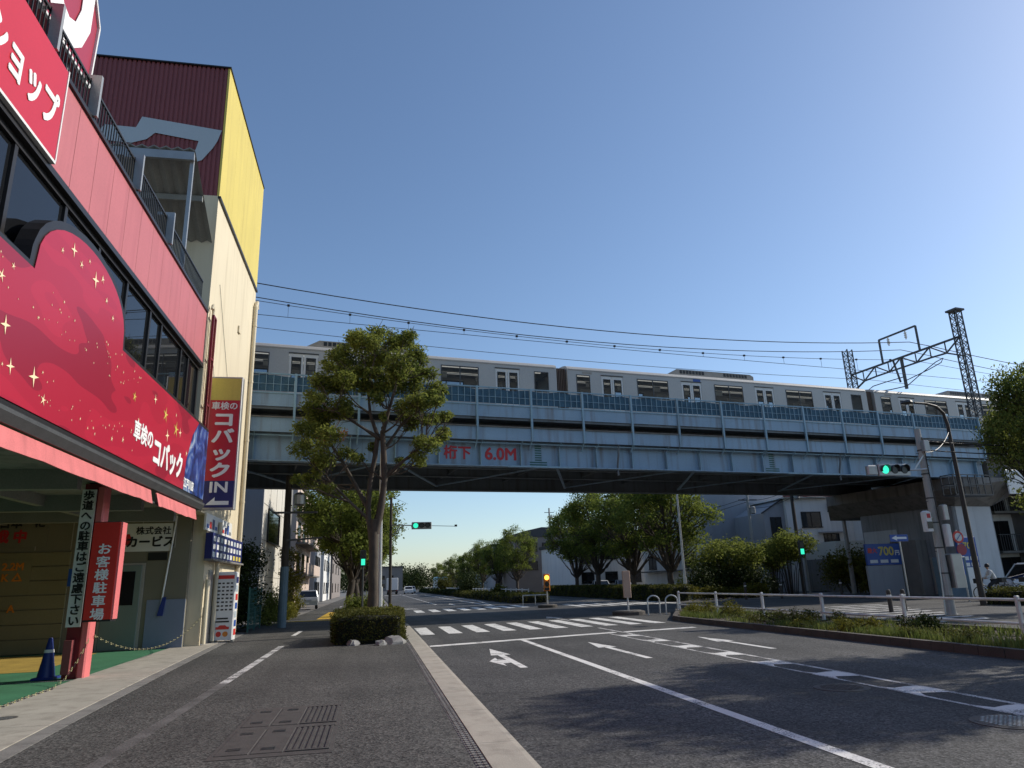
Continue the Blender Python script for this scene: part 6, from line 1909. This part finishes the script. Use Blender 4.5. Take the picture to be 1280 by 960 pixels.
# right: grey block, white house, more
t = thing('grey_block', 'plain grey three storey block behind the street trees', 'building', (33, 74, 0))
MB().box(31.6, 42, 66, 82, 0, 13).build('wall', M['house_grey'], t)
MB().box(31.2, 31.59, 66.4, 82, 0, 13).build('pilaster', M['house_white'], t)
for z in (2.5, 5.6, 8.6):
    for y in (68, 73, 78):
        win_side(t, y, y + 2.2, z, z + 1.5, 31.2, -1)
    MB().box(30.4, 31.2, 67, 81, z - .35, z - .2).build('balcony_floor', M['conc_dark'], t)
MB().box(31.4, 42.2, 65.8, 82.2, 13, 13.2).build('roof', M['roofdark'], t)
t = thing('white_house', 'white three storey house with reddish roof edge and balcony', 'house', (41, 64, 0))
HY = 60.0
MB().box(37.0, 45.5, HY, 69, 0, 8.2).build('wall', M['house_white'], t)
MB().prism([(34.9, HY + .4, 0), (36.99, HY + .4, 0), (36.99, HY + .4, 8.2), (34.9, HY + .4, 7.0)], (0, 7, 0)).build('side_wing', M['house_grey'], t)
MB().bar((34.7, HY + .35, 6.95), (37.0, HY + .35, 8.3), .12).build('barge_board', M['roofdark'], t)
MB().box(36.6, 45.9, HY - .5, 69.3, 8.22, 8.3).build('eave', M['house_white'], t)
MB().prism([(36.5, HY - .55, 8.3), (46.0, HY - .55, 8.3), (44.5, HY + 1.5, 8.9), (38, HY + 1.5, 8.9)], (0, 0, .08)).build('roof', M['roofred'], t)
MB().prism([(36.5, HY - .6, 8.3), (46, HY - .6, 8.3), (46, HY - .6, 8.55), (36.5, HY - .6, 8.55)], (0, .06, 0)).build('roof_edge', M['roofred'], t)
win_front(t, 38.4, 40.4, 5.6, 7.0, HY)
win_front(t, 41.2, 42.0, 7.0, 7.7, HY, mull_=0)
win_front(t, 44.2, 45.0, 7.0, 7.7, HY, mull_=0)
win_front(t, 35.5, 36.6, 4.7, 6.6, HY + .4)
win_front(t, 40.4, 42.0, 3.2, 5.0, HY)
MB().box(39.9, 42.5, HY - .5, HY, 5.05, 5.15).build('window_canopy', M['house_grey'], t)
t2_ = thing('low_house', 'pale house with long parapet balcony and shuttered windows', 'house', (47, 56, 0))
MB().box(43.6, 56, 57.2, 63, 0, 6.9).build('wall', M['house_white'], t2_)
MB().box(38.4, 56, 55.6, 57.1, 2.75, 2.95).build('balcony_floor', M['conc_dark'], t2_)
MB().box(38.3, 43.5, 57.1, 59.9, 0, 2.7).build('shaded_ground_floor', M['conc_dark'], t2_)  # dark band: shade below the balcony put into the colour
MB().box(43.61, 56, 57.1, 57.19, 0, 2.74).build('shaded_ground_floor', M['conc_dark'], t2_)
MB().box(38.4, 56, 55.5, 55.62, 2.75, 4.1).build('balcony_wall', M['lit_panel'], t2_)
MB().box(38.4, 38.52, 55.62, 59.9, 2.75, 4.1).build('balcony_wall', M['lit_panel'], t2_)
win_front(t2_, 46.3, 49.4, 4.3, 6.2, 57.2, 'hglass', 'shutter')
win_front(t2_, 40.5, 42.3, .8, 2.3, 57.1, 'hglass', 'shutter')
MB().prism([(41.2, 59.2, 7.3), (43.4, 59.2, 7.2), (43.4, 59.95, 7.75), (41.2, 59.95, 7.75)], (0, 0, .08)).build('awning', M['roofred'], t2_)
MB().bbox(43.8, 44.9, 59.4, 59.95, 6.9, 7.6, .04).build('air_conditioner', M['steel'], t2_)
for k in range(11):
    MB().bar((43.8 + k, 55.56, 4.1), (43.8 + k, 55.56, 6.4), .05).build('rail_post', M['darksteel'], t2_)
MB().bar((43.8, 55.56, 6.4), (54.8, 55.56, 6.4), .06).build('top_rail', M['darksteel'], t2_)
g = MB()
for k in range(42): g.bar((41 + k * .33, 55.56, 6.9), (41 + k * .33, 55.56, 7.9), .02)
MB().box(43.4, 56.2, 57, 63.2, 6.9, 7.05).build('roof', M['roofdark'], t2_)
t = thing('garden_wall', 'low dark garden wall with fence in front of the white house', 'wall', (42, 55, 0))
MB().box(36.5, 48, 54.0, 54.2, 0, .7).build('wall', M['conc_dark'], t)
g = MB()
for k in range(46): g.bar((36.6 + k * .25, 54.1, .7), (36.6 + k * .25, 54.1, 1.5), .03)
g.bar((36.5, 54.1, 1.5), (48, 54.1, 1.5), .05); g.build('railing', M['black'], t)
t = thing('apartment_block', 'apartment block with balconies behind the pier at right edge', 'building', (47, 46, 0))
MB().box(42.2, 56, 44, 55, 0, 9).build('wall', M['house_white'], t)
for z in (2.6, 5.3):
    MB().box(42.2, 56, 42.8, 44, z - .15, z).build('balcony_floor', M['conc_dark'], t)
    g = MB()
    for k in range(70): g.bar((42.3 + k * .195, 42.85, z), (42.3 + k * .195, 42.85, z + 1.1), .03)
    g.bar((42.2, 42.85, z + 1.1), (56, 42.85, z + 1.1), .05); g.build('balcony_rail', M['darksteel'], t)
    for x in (42.6, 45.6, 48.6, 51.6):
        win_front(t, x, x + 1.7, z + .05, z + 2.1, 44)
win_front(t, 42.8, 45, .5, 2.2, 44)
MB().box(42, 56.2, 43.8, 55.2, 9, 9.2).build('roof', M['roofdark'], t)
t = thing('brown_building', 'grey brown tiled building with low curved roof right of the road', 'building', (27, 118, 0))
MB().box(21.6, 40, 112, 124, 0, 8.4).build('wall', M['house_tan'], t)
MB().prism([(21.2, 111.8, 8.4), (40.4, 111.8, 8.4), (40.4, 111.8, 8.7), (33, 111.8, 9.6), (26, 111.8, 9.9), (23, 111.8, 9.3), (21.2, 111.8, 8.8)], (0, 12.4, 0)).build('roof', M['roofdark'], t)
for z in (3.4, 6.2):
    for x in (22.6, 26, 30.5, 34):
        win_front(t, x, x + 2.6, z, z + 1.3, 112)
MB().box(28.4, 30.0, 110.6, 111.98, 0, 7.8).build('entrance_tower', M['house_white'], t)
MB().box(27.6, 30.6, 109.8, 112, 3.0, 3.3).build('entrance_canopy', M['roofdark'], t)
for k, (x0, x1, y0, y1, h, m_, lab) in enumerate(((1.5, 10, 262, 280, 8, 'house_tan', 'distant brown block at the road vanishing point'), (24, 44, 150, 176, 9, 'house_grey', 'grey block hidden among the far right trees'), (24, 38, 86, 104, 6, 'house_white', 'white low house behind the parked cars'), (58, 80, 62, 84, 11, 'house_tan', 'brown block behind the white houses'))):
    t = thing('distant_block', lab, 'building', ((x0 + x1) / 2, (y0 + y1) / 2, 0), group='distant blocks')
    MB().box(x0, x1, y0, y1, 0, h).build('wall', M[m_], t)
    MB().box(x0 - .3, x1 + .3, y0 - .3, y1 + .3, h, h + .4).build('roof', M['roofdark'], t)
    z = 1.2
    while z + 1.6 < h:
        n = int((x1 - x0) // 3)
        for q in range(n):
            win_front(t, x0 + .7 + q * 3, x0 + 2.3 + q * 3, z, z + 1.3, y0, mull_=0)
        z += 2.8

# ------------------------------------------------------------------ vehicles
def car(label, x, y, rz, m, L_=4.2, W_=1.7, H_=1.5, van=False, group=None):
    t = thing('parked_car' if group else 'car', label, 'car', (x, y, 0), rz, group)
    MC = WM[t.name]
    h = W_ / 2
    prof_ = [(-L_ / 2, .32), (-L_ / 2 + .05, .75), (-L_ / 2 + .12, .88), (-L_ * .22, .96), (L_ * .40, .95), (L_ / 2 - .05, .85), (L_ / 2, .5), (L_ / 2 - .05, .28)]
    b = MB(MC)
    n = len(prof_)
    vs = []
    for yy, k_ in ((-h, .0), (-h * .96, .05), (h * .96, .05), (h, .0)):
        pass
    vs = [(px, -h * (.94 if pz > .8 else 1), pz) for px, pz in prof_] + [(px, h * (.94 if pz > .8 else 1), pz) for px, pz in prof_]
    fs = [tuple(range(n)), tuple(range(2 * n - 1, n - 1, -1))] + [(i, n + i, n + (i + 1) % n, (i + 1) % n) for i in range(n)]
    b.add(vs, fs); b.build('body', M[m], t)
    f0, f1, r0, r1 = (-L_ * .24, L_ * .46, -L_ * .10, L_ * .38) if not van else (-L_ * .34, L_ * .485, -L_ * .20, L_ * .45)
    g = MB(MC); zt = H_ - .06
    g.add([(f0, -h * .93, .94), (f1, -h * .93, .94), (f1, h * .93, .94), (f0, h * .93, .94), (r0, -h * .78, zt), (r1, -h * .78, zt), (r1, h * .78, zt), (r0, h * .78, zt)],
          [(0, 3, 2, 1), (4, 5, 6, 7), (0, 1, 5, 4), (1, 2, 6, 5), (2, 3, 7, 6), (3, 0, 4, 7)])
    g.build('windows', M['cglass'], t)
    rf_ = MB(MC); rf_.add([(r0 - .05, -h * .80, zt - .02), (r1 + .05, -h * .80, zt - .02), (r1 + .05, h * .80, zt - .02), (r0 - .05, h * .80, zt - .02), (r0 + .1, -h * .7, H_), (r1 - .05, -h * .7, H_), (r1 - .05, h * .7, H_), (r0 + .1, h * .7, H_)],
                          [(0, 3, 2, 1), (4, 5, 6, 7), (0, 1, 5, 4), (1, 2, 6, 5), (2, 3, 7, 6), (3, 0, 4, 7)])
    rf_.build('roof', M[m], t)
    for s in (-1, 1):
        p = MB(MC)
        for (a, c) in ((f0, r0), (f1, r1), ((f0 + f1) / 2, (r0 + r1) / 2)):
            p.bar((a, s * h * .935, .94), (c, s * h * .785, zt), .07)
        p.build('pillar', M[m], t)
        for q in (-L_ * .31, L_ * .31):
            w = MB(MC); w.cyl((q, s * (h - .18), .31), (q, s * (h + .01), .31), .31, .31, 16)
            wo = w.build('wheel', M['tyre'], t)
            w = MB(MC); w.cyl((q, s * (h + .011), .31), (q, s * (h + .02), .31), .19, .17, 12); w.build('rim', M['steel'], wo)
        MB(MC).box(-L_ / 2 - .01, -L_ / 2 + .08, s * h * .62 - .16, s * h * .62 + .16, .62, .78).build('headlight', M['offwhite'], t)
        MB(MC).box(L_ / 2 - .06, L_ / 2 + .012, s * h * .74 - .1, s * h * .74 + .1, .65, .85).build('tail_light', M['redpaint'], t)
    MB(MC).box(-L_ / 2 - .012, -L_ / 2, -.17, .17, .42, .54).build('number_plate', M['white'], t)
    return t


car('white van parked behind the cyclist at the right edge', 35.3, 33.6, -.25, 'carwhite', 4.4, 1.75, 1.75, True)
car('silver car standing by the left pavement under the apartment house', -5.4, 64.5, math.pi / 2 + .05, 'carsilver', 3.8, 1.6, 1.5)
for k, (x, y, m_, lab) in enumerate(((26.5, 84, 'carwhite', 'white car parked behind the street trees'), (29.5, 85, 'carsilver', 'silver car parked beside the white one behind the trees'), (25.8, 91, 'cargrey', 'grey car parked at the rear behind the trees'))):
    car(lab, x, y, 1.45, m_, group='cars parked behind the street trees')
car('white car coming down the road beside the far median', 6.9, 150, math.pi / 2, 'carwhite')
car('silver car following beside the far median', 8.6, 172, math.pi / 2, 'carsilver')
car('dark car far down the road near the truck', 5.2, 190, math.pi / 2, 'cargrey')
t = thing('box_truck', 'white box truck driving away in the far left lane', 'truck', (3.7, 152, 0))
MB().bbox(2.6, 4.8, 149, 155, .9, 3.2, .05).build('cargo_box', M['white'], t)
MB().box(2.7, 4.7, 149.2, 154.8, .6, .89).build('chassis', M['darksteel'], t)
MB().bbox(2.7, 4.7, 155.1, 156.8, .5, 2.5, .15).build('cab', M['carwhite'], t)
for s in (2.75, 4.45):
    for y in (150.3, 155.9):
        MB().cyl((s, y, .42), (s + .25, y, .42), .42, .42, 14).build('wheel', M['tyre'], t)
    MB().box(s + .02, s + .2, 148.97, 149.0, .7, .85).build('tail_light', M['redpaint'], t)
t = thing('bus', 'teal and white bus behind the clipped round bush on the far carriageway', 'bus', (14.6, 165, 0))
MB().bbox(13.4, 15.9, 160, 170, .4, 2.7, .12).build('body', M['white'], t)
MB().bbox(13.45, 15.85, 160.05, 169.95, 2.7, 3.3, .2).build('roof', M['busteal'], t)
MB().box(13.6, 15.7, 159.97, 160, 1.2, 2.5).build('windscreen', M['cglass'], t)
for s in (13.42, 15.6):
    for y in (162, 168):
        MB().cyl((s, y, .45), (s + .26, y, .45), .45, .45, 14).build('wheel', M['tyre'], t)

# ------------------------------------------------------------------ cyclist
def skin_body(name, verts, edges, radii, m, parent, sub=2, root=0):
    me = bpy.data.meshes.new(name)
    I = WM[parent.name].inverted()
    me.from_pydata([I @ Vector(v) for v in verts], edges, [])
    o = finish(name, me, m, parent)
    sk = o.modifiers.new('skin', 'SKIN'); sk.use_smooth_shade = True
    if not me.skin_vertices: me.skin_vertices.new()
    for i, d in enumerate(me.skin_vertices[0].data):
        r = radii[i]; d.radius = (r, r); d.use_root = (i == root)
    ss = o.modifiers.new('sub', 'SUBSURF'); ss.levels = sub; ss.render_levels = sub
    return o


BX, BY = 29.9, 31.4
MR = Matrix.Translation((BX, BY, 0)) @ Matrix.Rotation(2.75, 4, 'Z')    # local +x is the riding direction


def W_(x, y, z): return MR @ Vector((x, y, z))


bk = thing('bicycle', 'dark city bicycle ridden past the pier', 'bicycle', (BX, BY, 0))
for q in (-.53, .53):
    w = MB(); w.tube([W_(q + .33 * math.cos(a), 0, .34 + .33 * math.sin(a)) for a in np.linspace(0, 2 * math.pi, 25)], .022, 6)
    wo = w.build('wheel', M['tyre'], bk)
    sp2 = MB()
    for a in np.linspace(0, math.pi, 9)[:-1]:
        sp2.bar(W_(q - .32 * math.cos(a), 0, .34 - .32 * math.sin(a)), W_(q + .32 * math.cos(a), 0, .34 + .32 * math.sin(a)), .005)
    sp2.build('spokes', M['steel'], wo)
fr = MB()
for a, b_ in (((-.53, .34), (-.18, .82)), ((-.53, .34), (-.08, .3)), ((-.08, .3), (-.2, .88)), ((-.08, .3), (.38, .78)), ((-.17, .62), (.36, .72)), ((.34, .95), (.53, .34)), ((.34, .95), (.33, 1.02))):
    fr.cyl(W_(a[0], 0, a[1]), W_(b_[0], 0, b_[1]), .018, .018, 6)
fr.build('frame', M['darksteel'], bk)
MB().tube([W_(.2, -.27, 1.03), W_(.33, -.15, 1.04), W_(.33, .15, 1.04), W_(.2, .27, 1.03)], .014, 6).build('handlebar', M['steel'], bk)
sd = MB(); sd.lathe(W_(-.22, 0, .88), [(.05, 0), (.11, .04), (.09, .07)], 10); sd.build('saddle', M['black'], bk)
bs = MB(MR); bs.box(.42, .72, -.17, .17, .82, 1.05); bs.build('basket', M['black'], bk)
rk = MB(MR); rk.box(-.75, -.35, -.07, .07, .72, .74); rk.build('rear_rack', M['black'], bk)

pe = thing('person', 'person in white shirt and dark trousers riding the bicycle', 'person', (BX, BY, 0))
bv = [W_(-.2, 0, .95), W_(-.12, 0, 1.15), W_(-.03, 0, 1.38), W_(.02, 0, 1.47),
      W_(-.02, .17, 1.36), W_(.08, .22, 1.14), W_(.25, .24, 1.06),
      W_(-.02, -.17, 1.36), W_(.08, -.22, 1.14), W_(.25, -.24, 1.06)]
skin_body('shirt', bv, [(0, 1), (1, 2), (2, 3), (2, 4), (4, 5), (5, 6), (2, 7), (7, 8), (8, 9)], [.14, .135, .13, .06, .07, .05, .038, .07, .05, .038], M['shirt'], pe)
lv = [W_(-.2, 0, .95), W_(-.18, .1, .9), W_(.17, .12, .72), W_(-.02, .12, .34), W_(.1, .12, .27), W_(-.18, -.1, .9), W_(.1, -.12, .62), W_(-.12, -.12, .2), W_(.02, -.12, .14)]
skin_body('trousers', lv, [(0, 1), (1, 2), (2, 3), (3, 4), (0, 5), (5, 6), (6, 7), (7, 8)], [.14, .1, .075, .05, .04, .1, .075, .05, .04], M['trouser'], pe)
hv = [W_(.02, 0, 1.46), W_(.04, 0, 1.54), W_(.06, 0, 1.60), W_(.06, 0, 1.67)]
skin_body('head', hv, [(0, 1), (1, 2), (2, 3)], [.05, .055, .09, .075], M['skin'], pe)
hr = MB(); hr.lathe(W_(.03, 0, 1.62), [(.10, -.04), (.112, .02), (.1, .09), (.05, .135)], 12); hr.build('hair', M['hair'], pe, smooth=True)
ns = MB(); ns.bar(W_(.15, 0, 1.61), W_(.17, 0, 1.58), .02); ns.build('nose', M['skin'], pe)
for s in (-1, 1):
    h0 = W_(.25, .24 * s, 1.06)
    hv = [h0, W_(.3, .245 * s, 1.05)]
    pa = MB(); pa.tube([h0, W_(.31, .245 * s, 1.055)], [.03, .034], 8)
    for f in range(4):
        yy = (.215 + .02 * f) * s
        pa.tube([W_(.31, yy, 1.06), W_(.35, yy, 1.05), W_(.345, yy, 1.015), W_(.315, yy, 1.01)], .009, 5)
    pa.tube([W_(.28, .22 * s, 1.06), W_(.3, .2 * s, 1.03), W_(.32, .21 * s, 1.01)], .010, 5)
    pa.build('hand', M['skin'], pe)
    ft = MB(); fz = .27 if s > 0 else .14; fx = .1 if s > 0 else .02
    ft.tube([W_(fx - .06, .12 * s, fz - .03), W_(fx + .06, .12 * s, fz - .035), W_(fx + .17, .12 * s, fz - .05)], [.045, .045, .03], 8); ft.build('shoe', M['black'], pe)
# parked bicycles at the rack behind
for k, (x, y) in enumerate(((31.6, 32.0), (32.2, 31.4))):
    c = copy_tree(bk); c.location = (x, y, 0); c.rotation_euler = (0, 0, .5 + .2 * k)
    tag(c, ('dark bicycle parked between the cyclist and the white van', 'dark bicycle parked closest to the white van')[k], 'bicycle')
